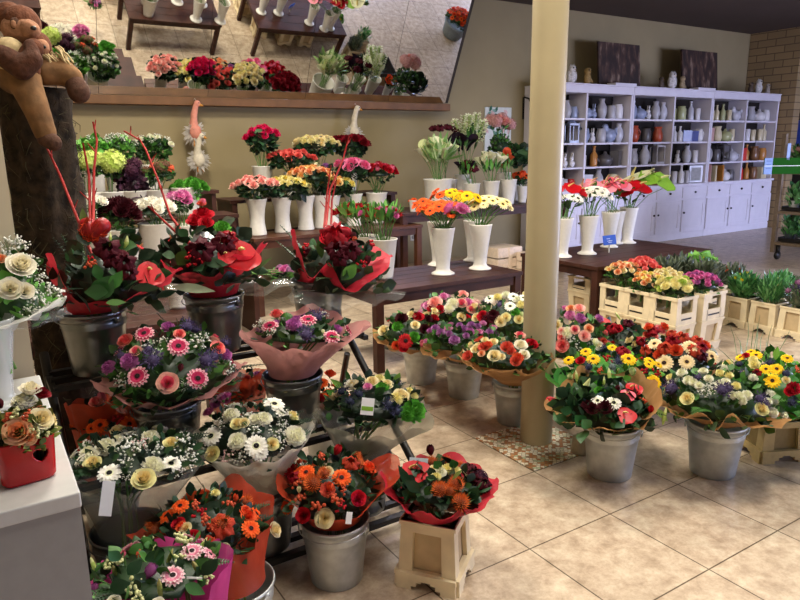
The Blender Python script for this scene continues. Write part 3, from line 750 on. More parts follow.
def ware(kind, col, x, y, z, s, label, group, cat, rng, rz=0):
    m = mat(col, .3, var=.1, scale=12, spec=.5); b = MB()
    if kind == 'jar': b.lathe([(.0, 0), (.04, 0), (.046, .01), (.046, .1), (.036, .118), (.038, .13), (.03, .13), (.0, .12)], m, 18)
    elif kind == 'vase': b.lathe([(.0, 0), (.03, 0), (.034, .01), (.05, .06), (.044, .11), (.022, .15), (.028, .18), (.022, .178), (.0, .1)], m, 18)
    elif kind == 'jug':
        b.lathe([(.0, 0), (.04, 0), (.052, .04), (.045, .09), (.034, .12), (.042, .15), (.036, .15), (.0, .05)], m, 18)
        b.tube([(.036+.02*math.sin(PI*i/6)*1.6, 0, .13-.09*i/6) for i in range(7)], .006, m, 6); b.box((-.042, 0, .142), (.02, .016, .014), m)
    elif kind == 'pot':
        b.lathe([(.0, 0), (.045, 0), (.066, .03), (.068, .06), (.045, .095), (.03, .1), (.012, .112), (.014, .125), (.0, .13)], m, 18)
        b.tube([(-.06, 0, .04), (-.09, 0, .06), (-.1, 0, .095)], [.012, .009, .007], m, 8); b.tube([(.06+.035*math.sin(PI*i/6), 0, .08-.06*i/6) for i in range(7)], .006, m, 6)
    elif kind == 'candle':
        b.lathe([(.0, 0), (.03, 0), (.031, .004), (.031, .12), (.026, .125), (.0, .12)], m, 16); b.tube([(0, 0, .12), (.001, 0, .137)], .0015, KNOB, 4)
    elif kind == 'box':
        b.box((0, 0, .06), (.11, .08, .12), m); b.box((0, 0, .125), (.116, .086, .016), m)
    elif kind == 'bottle': b.lathe([(.0, 0), (.03, 0), (.032, .01), (.032, .1), (.012, .13), (.011, .165), (.014, .168), (.014, .18), (.0, .18)], m, 16)
    elif kind == 'rabbit':
        b.ball((0, 0, .05), .05, m, 12, 8, (1, .85, 1)); b.ball((-.01, 0, .115), .034, m, 10, 8); b.ball((.045, 0, .035), .015, m, 7, 5)
        for s in (-1, 1): b.ball((.0, s*.015, .17), .035, m, 8, 6, (.3, .25, 1)); b.ball((-.03, s*.025, .01), .018, m, 7, 5, (1.4, .8, .6))
    elif kind == 'hen':
        b.ball((0, 0, .055), .055, m, 12, 8, (1.1, .8, 1)); b.ball((-.05, 0, .12), .028, m, 9, 7); b.tube([(-.035, 0, .08), (-.05, 0, .12)], [.034, .024], m, 8)
        b.tube([(.045, 0, .07), (.08, 0, .12)], [.03, .008], m, 8); b.ball((-.08, 0, .118), .01, KNOB, 6, 4, (1.4, .6, .6)); b.lathe([(.03, 0), (.034, .01), (.01, .02)], m, 10)
    elif kind == 'book':
        b.box((0, 0, .095), (.03, .13, .19), m)
    elif kind == 'frame':
        b.box((0, 0, .085), (.14, .02, .17), m); b.box((0, -.011, .085), (.1, .004, .13), mat('#8d8a86', .5))
    elif kind == 'lantern':
        b.box((0, 0, .01), (.09, .09, .02), m); b.box((0, 0, .15), (.09, .09, .016), m); b.lathe([(.05, .158), (.012, .19), (.0, .195)], m, 4)
        for sx in (-1, 1):
            for sy in (-1, 1): b.box((sx*.04, sy*.04, .08), (.008, .008, .14), m)
    o = b.build({'pot': 'teapot', 'rabbit': 'rabbit_figurine', 'hen': 'hen_figurine', 'frame': 'picture_frame'}.get(kind, kind), None, (x, y, z), smooth=kind not in ('box', 'book', 'frame', 'lantern'))
    o.scale = (s, s, s); o.rotation_euler.z = rz
    return tag(o, label, cat, group)
CW = {'white': '#d8d3cf', 'grey blue': '#8f97ad', 'pale grey': '#a9a5a6', 'dark grey': '#55504f', 'navy blue': '#4a5286', 'red': '#c3261c', 'copper red': '#a9472a', 'cream': '#cfc09a', 'pale green': '#a7a878', 'brown': '#7a5436', 'pink': '#c99a90', 'amber': '#b77a36', 'silver': '#b8b6ba'}
KN = {'pot': 'teapot', 'rabbit': 'rabbit figurine', 'hen': 'hen figurine', 'frame': 'picture frame', 'vase': 'vase', 'jar': 'jar', 'jug': 'jug', 'candle': 'candle', 'box': 'box', 'bottle': 'bottle', 'book': 'book', 'lantern': 'lantern'}
ORD = ['first', 'second', 'third', 'fourth', 'fifth', 'sixth', 'seventh']
# unit, column (0 left 1 right), row from the top : goods left to right
CELLS = {
 (0, 0, 0): 'white jug|pale grey vase|grey blue jar', (0, 1, 0): 'grey blue teapot|grey blue rabbit|pale grey vase|pale grey jar|white jar',
 (0, 0, 1): 'dark grey jar|grey blue lantern', (0, 1, 1): 'grey blue hen|white rabbit|pale grey jar|grey blue hen|silver vase',
 (0, 0, 2): 'amber box|white rabbit|white rabbit', (0, 1, 2): 'white bottle|amber bottle|dark grey teapot|dark grey box',
 (0, 0, 3): 'white box|pale grey jar|red jar', (0, 1, 3): 'pale grey box|pale grey vase|cream jar',
 (1, 0, 0): 'grey blue vase|grey blue teapot|white rabbit|pale grey vase|silver vase', (1, 1, 0): 'pale green jar|pale green jar|silver bottle|white candle',
 (1, 0, 1): 'copper red jug|dark grey jar|copper red jug', (1, 1, 1): 'navy blue bottle|white bottle|white bottle|navy blue box|navy blue box|white jug',
 (1, 0, 2): 'pale grey jug|silver vase|pale grey lantern', (1, 1, 2): 'white candle|white rabbit|silver vase|white candle',
 (1, 0, 3): 'dark grey vase|pale grey jar|brown box', (1, 1, 3): 'dark grey bottle|white candle|white bottle|pale grey candle|silver frame',
 (2, 0, 0): 'cream jar|cream bottle|pale green bottle|cream candle|silver hen', (2, 1, 0): 'white vase|pale grey jug|white teapot|white jar',
 (2, 0, 1): 'pink box|cream jug|pale green teapot|cream candle', (2, 1, 1): 'pink bottle|white candle|cream candle|cream candle|cream bottle',
 (2, 0, 2): 'pale grey vase|dark grey jar|dark grey lantern|silver teapot', (2, 1, 2): 'red box|amber bottle|brown jug|amber jar',
 (2, 0, 3): 'pink book|cream book|amber book|white teapot|dark grey jar', (2, 1, 3): 'red jar|amber bottle|brown jar|cream box'}
rg = random.Random(21)
RN = ['top', 'second', 'third', 'bottom']
for (u, c, r), s in CELLS.items():
    x0, x1 = BX[u]+.012, BX[u+1]-.012; cx = DX[u]
    a, e = (x0+.05, cx-.04) if c == 0 else (cx, x1-.05)
    it = s.split('|'); n = len(it)
    for k, w in enumerate(it):
        col, kd = w.rsplit(' ', 1); kd2 = 'pot' if kd == 'teapot' else kd
        x = a+(e-a)*(k+.5)/n+rg.uniform(-.01, .01); sc = min(1.55, (e-a)/n/.12)*rg.uniform(.95, 1.1); sc = max(.9, min(sc, 1.6))
        if kd in ('hen', 'rabbit', 'lantern'): sc *= 1.12
        ware(kd2, CW[col], x, 6.81-rg.uniform(0, .03), UZ[3-r]+.013, sc, '%s %s, %s from left, %s shelf, %s half of the %s bookcase' % (col, KN[kd2], ORD[k], RN[r], ['left', 'right'][c], BN[u]), 'goods on the bookcase shelves', KN[kd2].split()[-1] if kd2 not in ('rabbit', 'hen') else 'figurine', rg, rg.uniform(-.5, .5))

# on top of the bookcases: canvases, flat boxes, owls and birds
def canvas(px0, py0, px1, py1, label, seed):
    a, c = at_y(px0, py0, 6.93), at_y(px1, py1, 6.86); w = c.x-a.x; h = a.z-2.30
    m = bpy.data.materials.new('forest_print'); m.use_nodes = True; nt = m.node_tree; bs = nt.nodes['Principled BSDF']
    tc = nt.nodes.new('ShaderNodeTexCoord'); mp = nt.nodes.new('ShaderNodeMapping'); mp.inputs['Scale'].default_value = (9, 1, 3.4); mp.inputs['Location'].default_value = (seed, 0, 0)
    nt.links.new(tc.outputs['Object'], mp.inputs[0]); n = nt.nodes.new('ShaderNodeTexNoise'); n.inputs['Scale'].default_value = 1.2; n.inputs['Detail'].default_value = 6; nt.links.new(mp.outputs[0], n.inputs[0])
    cr = nt.nodes.new('ShaderNodeValToRGB'); e = cr.color_ramp.elements; e[0].position = .42; e[0].color = (*lin('#2a1b14'), 1); e[1].position = .72; e[1].color = (*lin('#8f7a66'), 1); k = e.new(.56); k.color = (*lin('#4a3226'), 1)
    nt.links.new(n.outputs['Fac'], cr.inputs[0]); nt.links.new(cr.outputs[0], bs.inputs['Base Color']); bs.inputs['Roughness'].default_value = .7
    t = thing('canvas_print', label, 'picture', ((a.x+c.x)/2, 6.88, 2.30), 'canvases on the bookcases'); R = Matrix.Rotation(-.1, 3, 'X')
    b = MB(); b.box(R @ Vector((0, 0, h/2)), (w, .03, h), m, tilt=R); b.build('canvas', t, smooth=False); return t
canvas(598, 41, 641, 83, 'dark forest canvas print standing on the left bookcase', 3.0)
canvas(682, 49, 718, 89, 'dark forest canvas print standing on the middle bookcase', 9.0)
for (px, lab) in ((622, 'flat white box on the left bookcase in front of the forest canvas'), (703, 'flat white box on the middle bookcase in front of the forest canvas')):
    p = at_y(px, 84, 6.72); b = MB(); b.box((0, 0, .018), (.44, .16, .036), BCW); tag(b.build('flat_box', None, (p.x, 6.72, 2.301), smooth=False, bevel=.003), lab, 'box', 'flat boxes on the bookcases')
def bird(px, h, col, label, kind='owl'):
    x = at_y(px, 85, 6.78).x; m = mat(col, .7, var=.3, scale=40); t = thing('%s_figurine' % kind, label, 'figurine', (x, 6.78, 2.301), 'birds on the bookcases')
    b = MB(); b.ball((0, 0, h*.4), h*.4, m, 12, 9, (.62, .55, 1)); b.ball((0, -.01*h, h*.82), h*.22, m, 12, 8)
    if kind == 'owl':
        for s in (-1, 1): b.lathe([(.06*h, 0), (.0, .12*h)], m, 6, (s*.12*h, 0, h*.97)); b.ball((s*.27*h, 0, .42*h), .28*h, m, 8, 6, (.25, .5, 1.1))
    else:
        b.tube([(0, 0, h*.4), (h*.35, .05*h, h*.25), (h*.6, .05*h, h*.2)], [h*.22, h*.14, h*.03], m, 8); b.tube([(0, 0, h*.55), (-.02*h, 0, h*.8)], [h*.2, h*.14], m, 8)
    b.build('body', t); b = MB()
    for s in (-1, 1): b.ball((s*.09*h, -.2*h, h*.86), .045*h, KNOB, 6, 5)
    b.build('eyes', t); b = MB(); b.lathe([(.035*h, 0), (.0, .1*h)], mat('#b58a3a', .5), 6, (0, -.2*h, h*.79), axis=(0, -1, -.4)); b.build('beak', t)
bird(571.5, .24, '#d2ccc4', 'white owl figurine on the left bookcase just right of the column')
bird(587, .22, '#9a7d4a', 'tan bird figurine on the left bookcase, left of the canvas', 'bird')
bird(661, .17, '#584a3c', 'dark brown bird figurine left of the white owl, middle bookcase', 'bird')
bird(672, .25, '#cfc9c2', 'white owl figurine on the middle bookcase left of the canvas')
bird(682, .2, '#a08c6a', 'tan bird figurine touching the canvas on the middle bookcase', 'bird')
bird(751, .18, '#5a4b3d', 'dark brown bird figurine left of the owl, right bookcase', 'bird')
bird(759, .23, '#cbc6bf', 'white owl figurine on the right bookcase')
bird(768, .17, '#a3978a', 'grey brown bird figurine right of the owl, right bookcase', 'bird')
# small painting, hook and socket on the back wall
p, q = at_y(485, 107, 7.34), at_y(510, 158, 7.34)
t = thing('small_painting', 'small pale floral painting on the wall behind the pink flowers', 'picture', ((p.x+q.x)/2, 7.345, q.z))
w, h = q.x-p.x, p.z-q.z
b = MB(); b.box((0, 0, h/2), (w, .026, h), mat('#cfd2c8', .7, var=.12, scale=9)); rp = random.Random(4)
for k in range(26):
    x, z = rp.gauss(.05 if k < 14 else -.05, .09)*w*2.2, h*rp.uniform(.3, .92); x = max(-w*.44, min(w*.44, x))
    leaf(b, (x, -.0145, z), (rp.uniform(-1, 1), 0, rp.uniform(-.3, 1)), (0, -1, 0), .09, .022, mat(rp.choice(['#6f9a86', '#3f6b57', '#d9b7b0', '#8fb0a0']), .8), 0)
b.build('canvas', t, smooth=False)
p = at_y(523, 112, 7.36)
t = thing('wall_hook', 'black metal hanger on the wall beside the white bookcase', 'hook', (p.x, 7.36, p.z-.25))
b = MB(); b.box((0, -.012, .3), (.03, .02, .3), BLACKM); b.build('bar', t, smooth=False)
b = MB(); b.tube([(0, -.02, .45), (-.02, -.14, .42), (0, -.2, .3), (.05, -.2, .18)], .012, BLACKM, 8); b.ball((.05, -.16, .28), .075, BLACKM, 10, 7, (1, .5, 1.3)); b.build('hook', t)
p = at_y(413, 237, 7.36)
t = thing('wall_socket', 'white electric socket low on the wall behind the gerbera table', 'socket', (p.x, 7.355, p.z))
b = MB(); b.box((0, 0, 0), (.09, .014, .09), mat('#cbc3b2', .4)); b.build('plate', t, smooth=False, bevel=.004)
b = MB(); b.lathe([(.03, -.001), (.028, .006), (.0, .004)], mat('#8f8778', .5), 16, (0, -.006, 0), axis=(0, -1, 0)); b.build('socket_well', t)

# ------------------------------------------------------------------ grey counter at the left
CG = mat('#bdbcb9', .4, var=.05, spec=.4)
t = thing('counter', 'pale grey counter at the left edge with the red heart pot', 'counter', (-.7, 1.64, 0))
b = MB(); b.box((0, 0, .885), (1.6, .78, .03), CG); b.build('worktop', t, smooth=False, bevel=.003)
b = MB(); b.box((0, .0, .435), (1.595, .772, .87), mat('#918f8d', .45, var=.05)); b.build('front_panel', t, smooth=False)

# ------------------------------------------------------------------ dark trunk with the plush monkeys
TRX, TRY = .262, 3.02
b = MB(); rows = []; rt_ = random.Random(3); BARK = mat('#33281c', .95, var=.75, scale=24, bump=1.0)
for i in range(40):
    z = 1.735*i/39; r = .122+.004*math.sin(z*5); row = []
    for j in range(36):
        a = 2*PI*j/36; rr = r*(1+.05*math.sin(5*a+z*3)+.05*math.sin(9*a-z*7)+rt_.uniform(-.07, .07)); row.append((rr*math.cos(a), rr*math.sin(a), z))
    rows.append(row)
b.grid(rows, BARK, closed=True); b.ball((0, 0, 1.725), .13, BARK, 16, 8, (1, 1, .16))
t = thing('bark_column', 'dark bark covered trunk behind the metal buckets, monkeys on top', 'trunk', (TRX, TRY, 0))
b.build('trunk', t)
b = MB(); MOSS = [mat('#463a26', .9), mat('#4c4830', .9), mat('#2e2418', .9)]
for k in range(420):
    a = rt_.uniform(0, 6.28); z = rt_.uniform(.5, 1.72); d = Vector((math.cos(a), math.sin(a), 0)); p = d*.125+Vector((0, 0, z))
    tt = Vector((-d.y, d.x, 0)); e = p+tt*rt_.uniform(-.05, .05)+Vector((0, 0, rt_.uniform(-.09, .09)))+d*rt_.uniform(.003, .02)
    b.tube([p-d*.008, (p+e)/2+d*.014, e], [.0016, .0016, .0008], rt_.choice(MOSS), 3)
b.build('bark_fibres', t)['kind'] = 'stuff'

def soft(name, parent, caps, m, vox=.007):
    """one continuous plush surface grown around capsules (p0, p1, r0, r1)"""
    b = MB()
    for p0, p1, r0, r1 in caps:
        p0, p1 = Vector(p0), Vector(p1); n = max(2, int((p1-p0).length/(min(r0, r1)*.45))+1)
        for i in range(n+1): b.ball(p0.lerp(p1, i/n), r0+(r1-r0)*i/n, m, 10, 8)
    o = b.build(name, parent)
    md = o.modifiers.new('remesh', 'REMESH'); md.mode = 'VOXEL'; md.voxel_size = vox; md.use_smooth_shade = True
    s = o.modifiers.new('smooth', 'SMOOTH'); s.iterations = 6; s.factor = .5
    return o
FUR = mat('#603824', .95, var=.3, scale=60, bump=.6); FURL = mat('#9a6f55', .95, var=.25, scale=60, bump=.5); FURD = mat('#4f3528', .95, var=.3, scale=60, bump=.5); DUNG = mat('#735334', .9, var=.35, scale=22, bump=.5); CREAMF = mat('#b5a078', .95, var=.25, scale=40, bump=.5)
def P_(px, py, dy=0): # point near the trunk front, world
    return at_y(px, py, 2.92+dy)
mo = P_(25, 85); t = thing('plush_monkey', 'large brown plush monkey in tan trousers slumped over the bark trunk', 'plush toy', mo)
L = lambda px, py, dy=0: P_(px, py, dy)-mo
soft('body', t, [(L(16, 66), L(24, 50), .085, .07), (L(18, 26, .0), L(22, 24, -.02), .062, .066), (L(8, 20, .02), L(10, 16, .02), .05, .05), (L(24, 46), L(20, 34), .05, .05), (L(8, 50, -.03), L(24, 62, -.1), .045, .038), (L(24, 62, -.1), L(34, 48, -.12), .036, .034)], FUR)
soft('face', t, [(L(15, 29, -.03), L(24, 30, -.045), .048, .05)], FURL)
soft('arm', t, [(L(4, 56, -.1), L(22, 68, -.15), .04, .042), (L(22, 68, -.15), L(33, 60, -.16), .042, .034), (L(33, 60, -.16), L(31, 46, -.13), .03, .026)], mat('#4a2c1e', .95, var=.3, scale=60, bump=.6))
soft('muzzle', t, [(L(29, 29, -.08), L(32, 30, -.09), .034, .03)], FURL)
soft('trousers', t, [(L(16, 74, -.04), L(24, 80, -.08), .075, .062), (L(24, 80, -.08), L(36, 108, -.13), .058, .047), (L(36, 108, -.13), L(45, 132, -.14), .046, .04)], DUNG)
soft('foot', t, [(L(46, 138, -.14), L(54, 143, -.17), .034, .03)], FURD)
soft('belly_bib', t, [(L(10, 52, -.075), L(8, 60, -.08), .052, .045)], CREAMF)
b = MB(); b.ball(L(16, 24, -.075), .02, FURD, 9, 6, (1, .5, 1.2)); b.ball(L(14, 24, -.08), .012, FURL, 8, 6, (1, .5, 1.2)); b.build('ear', t)
b = MB(); b.ball(L(28, 21, -.078), .006, BLACKM, 6, 5); b.ball(L(33.5, 28, -.12), .008, BLACKM, 6, 5, (1.3, .7, 1)); b.build('eye_and_nose', t)
mo = P_(60, 76, .03); t = thing('plush_monkey', 'smaller brown plush monkey with dark feet draped over the right of the trunk', 'plush toy', mo)
L = lambda px, py, dy=0: P_(px, py, dy)-mo
soft('body', t, [(L(44, 66, .02), L(56, 72, -.02), .058, .05), (L(38, 44, -.02), L(40, 50, -.02), .046, .044), (L(36, 50, -.06), L(35, 72, -.1), .022, .02), (L(40, 50), L(44, 64), .036, .045)], FUR)
soft('trousers', t, [(L(46, 72, -.05), L(62, 72, -.05), .05, .05), (L(62, 72, -.05), L(72, 78, -.07), .05, .042)], DUNG)
soft('foot', t, [(L(73, 80, -.075), L(79, 92, -.09), .036, .042)], FURD)
soft('muzzle', t, [(L(42, 46, -.065), L(43, 49, -.07), .026, .024)], FURL)
b = MB(); b.ball(L(33, 42, -.04), .016, FURD, 8, 6, (1, .5, 1.2)); b.ball(L(40.5, 42, -.066), .005, BLACKM, 6, 4); b.ball(L(44.5, 47, -.094), .006, BLACKM, 6, 4); b.build('ear_and_face', t)
b = MB(); rk = random.Random(9)
for k in range(46):
    p = L(50, 54, -.05)+Vector((rk.uniform(-.03, .05), rk.uniform(-.03, .03), rk.uniform(-.05, .04))); b.tube([p, p+Vector((.012, -.01, -.012)), p+Vector((.022+rk.uniform(-.01, .02), -.008, -.04))], .0032, CREAMF, 4)
b.build('wool_scarf', t)

# ------------------------------------------------------------------ geese hanging below the ledge
def goose(px, py_top, py_bot, body, label, pink=False, seed=1):
    y = 7.14; top = at_y(px, py_top, y); bot = at_y(px, py_bot, y); Lh = top.z-bot.z; mb = mat(body, .8, var=.15, scale=30); rr = random.Random(seed)
    t = thing('hanging_goose', label, 'ornament', (top.x, y, bot.z), 'feathered geese under the ledge')
    b = MB(); z = Lh
    b.tube([(.0, 0, z*.30), (-.01, 0, z*.5), (-.005, -.01, z*.7), (.02, -.015, z*.9), (.035, -.02, z*.95)], [.05, .045, .034, .027, .03], mb, 10)
    b.ball((0, 0, z*.32), .062, mb, 12, 9, (1, .8, 1.25)); b.ball((.035, -.02, z*.94), .034, mb, 10, 8); b.build('body', t)
    b = MB(); b.lathe([(.016, 0), (.012, .02), (.0, .045)], mat('#c98a3c', .6), 8, (.055, -.03, z*.92), axis=(1, -.4, -.5)); b.build('beak', t)
    b = MB(); b.ball((.045, -.05, z*.955), .006, BLACKM, 6, 4); b.build('eye', t)
    FE = mat('#cfc9c0', .95, var=.15, trans=.3); b = MB()
    for k in range(190):
        a = rr.uniform(0, 6.28); q = rr.uniform(.35, 1); d = Vector((math.cos(a)*q, -.35+.75*rr.random(), math.sin(a)*q)); c0 = Vector((0, .02, z*.3))+Vector((d.x*.05, d.y*.03, d.z*.055))
        leaf(b, c0, d+Vector((rr.gauss(0, .3), 0, rr.gauss(0, .3))), (0, -1, 0), rr.uniform(.045, .1), .011, FE, .2)
    b.build('feathers', t)
    b = MB()
    for s in (-1, 1): b.tube([(s*.02, 0, z*.2), (s*.024, -.01, z*.05), (s*.03, -.03, .0)], .006, mat('#c98a3c', .6), 6)
    b.build('legs', t)
    b = MB(); b.tube([(.03, -.01, z*.96), (.02, .0, z+.03), (.02, .05, max(z-.01, 1.99-bot.z))], .0018, FE, 4); b.build('string', t)
goose(193, 101, 146, '#d9907c', 'pink necked goose ornament hanging topmost under the ledge at left', True, 1)
goose(197, 134, 172, '#ddd2bb', 'cream goose ornament hanging below the pink necked goose', seed=2)
goose(354, 106, 146, '#d8cbb4', 'cream goose ornament hanging under the ledge above the dark red roses', seed=3)

# ------------------------------------------------------------------ black stepped rack for the buckets
T1, T2, T3 = .685, .37, .07
Y1, Y2, Y3 = 2.68, 2.40, 2.16
XL, XR = .165, 1.43
t = thing('bucket_rack', 'black stepped metal rack on wheels carrying the bouquet buckets at left', 'rack', ((XL+XR)/2, 2.42, 0))
tx, ty = (XL+XR)/2, 2.42
for s, x in ((-1, XL), (1, XR)):
    b = MB()
    b.tube([(x-tx, 2.02-ty, .09), (x-tx, 2.86-ty, T1+.05)], .017, BLACKM, 8)
    b.tube([(x-tx, 2.74-ty, .54), (x-tx, 2.95-ty, .0)], .015, BLACKM, 8)
    b.tube([(x-tx, 2.02-ty, .10), (x-tx, 2.95-ty, .06)], .012, BLACKM, 8)
    b.build('side_frame', t)
for y, z in ((Y1, T1), (Y2, T2), (Y3, T3)):
    b = MB()
    for dy in (-.1, 0, .1): b.box((0, y+dy-ty, z-.011), (XR-XL, .03, .02), BLACKM)
    for x in (XL, XR): b.box((x-tx, y-ty+.02, z-.022), (.022, .3, .02), BLACKM)
    b.build('shelf', t, smooth=False)
for x in (XL, XR):
    for y in (2.0, 2.93):
        b = MB(); b.lathe([(.0, -.014), (.03, -.014), (.036, -.01), (.036, .01), (.03, .014), (.0, .014)], mat('#2b2624', .6), 18, (x-tx, y-ty, .036), axis=(1, 0, 0)); b.box((x-tx, y-ty+.01, .07), (.036, .03, .05), mat('#6d6a66', .4, metal=.6)); b.build('caster', t)

BLK = {}
def bk(x, y, z, label, shiny=True):
    bucket((x, y, z), label, shiny); return (x, y, z+.235)
k1 = bk(.335, 2.69, T1, 'shiny bucket on the rack top step, leftmost, under the red heart bouquet')
k2 = bk(.80, 2.70, T1, 'shiny bucket in the middle of the rack top step')
k3 = bk(1.285, 2.73, T1, 'shiny bucket at the right end of the rack top step')
k4 = bk(.515, 2.42, T2, 'shiny bucket on the rack middle step under the pink gerbera bouquet')
k5 = bk(1.02, 2.44, T2, 'shiny bucket on the rack middle step under the pouch of pink paper')
k6 = bk(1.19, 2.19, T3, 'bucket on the lowest rack step under the cream and green bouquet')
k7 = bk(.30, 2.14, T3, 'bucket on the lowest rack step under the white bouquet with the ribbon card')
k8 = bk(.76, 2.16, T3, 'bucket on the lowest rack step under the white bouquet in cellophane')
k9 = bk(.52, 1.78, 0, 'floor bucket below the orange bouquet with the tall orange backing paper', False)
g = at_z(337, 576, 0); k10 = bk(g.x, g.y, 0, 'galvanised floor bucket under the orange bouquet, beside the cream crate', False)
k12 = bk(.315, 1.52, 0, 'floor bucket nearest the counter, mostly below the picture', False)

def sticks(pts, label='red_stick', m=None):
    def f(t, C, R, h, rng):
        mm = m or mat('#a02420', .55, var=.2)
        for s in pts:
            dep = depth(C)+s[0]; pp = [at_d(x, y, dep+.02*i)-t.location for i, (x, y) in enumerate(s[1:])]; b = MB()
            b.tube(pp, [.006-.003*i/(len(pp)-1) for i in range(len(pp))], mm, 6)
            # small side twigs
            for i in range(1, len(pp)):
                q = pp[i-1].lerp(pp[i], .6); b.tube([q, q+Vector((rng.uniform(-.03, .03), 0, .035))], [.003, .0015], mm, 4)
            b.build('red_stick', t)
    return f
RED = tissue('#c2283a', .97); ORG = tissue('#cf4a2c', .74); PINKW = tissue('#c98c86'); GREYW = tissue('#8f8c78', .6); CLEARW = tissue('#8c8b7a', .42); SALM = tissue('#d87a68'); KRA = KRAFT
def multi(*fs):
    def f(*a):
        for q in fs: q(*a)
    return f
def fernspray(lst, cols=DEEP):
    def f(t, C, R, h, rng):
        b = MB()
        for (x0, y0, x1, y1, dd) in lst:
            p, q = at_d(x0, y0, depth(C)+dd), at_d(x1, y1, depth(C)+dd-.03); fern(b, p-t.location, q-p, (q-p).length*1.08, (q-p).length*.3, rng.choice(cols), 13, .12)
        b.build('fern_fronds', t)
    return f
def bigleaf(lst):
    def f(t, C, R, h, rng):
        b = MB()
        for (x0, y0, x1, y1, w, col, dd) in lst:
            p, q = at_d(x0, y0, depth(C)+dd), at_d(x1, y1, depth(C)+dd-.02); leaf(b, p-t.location, q-p, (EYE-p), (q-p).length*1.0, w*.62*depth(C)/F_PX, leafm(col), .1)
        b.build('broad_leaves', t)
    return f
def card(px0, py0, px1, py1, col='#e6e8ea', dd=-.18, name='card', band=None):
    def f(t, C, R, h, rng):
        dep = depth(C)+dd; a, c = at_d(px0, py0, dep), at_d(px1, py1, dep); ct = (a+c)/2-t.location; w, hh = abs(px1-px0)*dep/F_PX, abs(py1-py0)*dep/F_PX
        Rm = Matrix((RT, UP, -FW)).transposed() @ Matrix.Rotation(.18, 3, 'Y') @ Matrix.Rotation(-.12, 3, 'Z')
        b = MB(); b.box(ct, (w, hh, .0015), mat(col, .4, var=.03), tilt=Rm)
        if band: b.box(ct+Rm @ Vector((0, -hh*.12, .0012)), (w*.9, hh*.25, .001), mat(band, .4, var=.1), tilt=Rm)
        b.build(name, t, smooth=False)
    return f
def band(pts, w, col='#c8c9cc', dd=-.1):
    def f(t, C, R, h, rng):
        dep = depth(C)+dd; b = MB(); rows = []
        for i, (x, y) in enumerate(pts):
            p = at_d(x, y, dep-.02*math.sin(PI*i/(len(pts)-1)))-t.location; rows.append([p-UP*w*dep/F_PX*.5, p+UP*w*dep/F_PX*.5+FW*.01])
        b.grid(rows, mat(col, .25, metal=.7, var=.1)); b.build('silver_ribbon', t)
    return f
def heart(px, py, rpx, dd=-.06):
    def f(t, C, R, h, rng):
        dep = depth(C)+dd; o = at_d(px, py, dep)-t.location; r = rpx*dep/F_PX; hr = Vector((_r.x, _r.y, 0)); hf = Vector((-hr.y, hr.x, 0)); m = mat('#96161a', .4, var=.45, scale=60); b = MB(); rows = []
        for i in range(15):
            v = -1+2*i/14; s = math.sqrt(max(0, 1-v*v)); row = []
            for j in range(40):
                a = 2*PI*j/40; x = .78*math.sin(a)**3*1.1; y = (13*math.cos(a)-5*math.cos(2*a)-2*math.cos(3*a)-math.cos(4*a))/16
                row.append(o+hr*x*r*(s**.6+.02)+Vector((0, 0, 1))*y*r*.9*(s**.6+.02)+hf*v*r*.55)
            rows.append(row)
        b.grid(rows, m, closed=True); wi = mat('#d8421e', .4)
        for k in range(26):
            a, c = rng.uniform(0, 6.28), rng.uniform(0, 6.28); q = lambda a, v: o+hr*math.sin(a)*r*.85*math.cos(v)+Vector((0, 0, 1))*math.cos(a)*r*.8*math.cos(v)-hf*r*.55*math.sin(abs(v)+.4)
            b.tube([q(a, rng.uniform(0, .8)), q((a+c)/2, .9), q(c, rng.uniform(0, .8))], .0013, wi, 3)
        b.build('woven_heart', t)
    return f

# ------------------------------------------------------------------ bouquets on the rack
bouquet('bouquet', 'red tissue bouquet with woven red heart and tall red sticks, leftmost on rack top step', (110, 303, 232, 50, 2.42), k1,
  'ard:147,276,15 udk:108,252,12 udk:123,264,11 udk:112,262,9 bro:93,267,8 bro:117,282,8 lgr:110,243,7 lgr:125,248,10 udk:128,274,8 bre:92,262,5', 'udk bre ard', 5, .028, DEEP, 60, .085, .42, 4, RED, 'red_tissue_wrap',
  ((-72, .02, .85, 30), (-20, -.05, -.1, 24), (85, .35, .3, 46), (170, 0, .5, 40)), .07, 1.05, .02, 11, (CELLO, 1.2, -.04, ((-70, .2, .1, 25), (80, .25, 0, 30))), 'red bouquets on the rack top step',
  extra=multi(heart(95, 230, 18, -.05), sticks([(.0, (95, 262), (60, 175), (46, 146), (36, 133)), (-.02, (91, 240), (89, 175), (83, 143)), (-.02, (93, 240), (94, 170), (97, 141), (93, 122)), (.12, (150, 222), (135, 212), (148, 240))][:3]),
   fernspray([(88, 285, 55, 235, .06), (85, 290, 45, 262, .05), (80, 275, 62, 232, .1), (84, 268, 80, 232, .1), (80, 295, 52, 285, .0), (120, 262, 140, 240, .1)]), bigleaf([(95, 300, 112, 272, 16, '#2b5a26', -.2), (110, 290, 122, 268, 9, '#3f7d33', -.2), (108, 292, 84, 290, 11, '#24491f', -.22), (106, 303, 126, 300, 5, '#6ea860', -.24), (132, 288, 160, 285, 7, '#1c3318', -.2), (85, 232, 82, 205, 6, '#5f7a3c', .0), (100, 280, 95, 262, 8, '#2b5a26', -.2)]))
  , wnf=5)
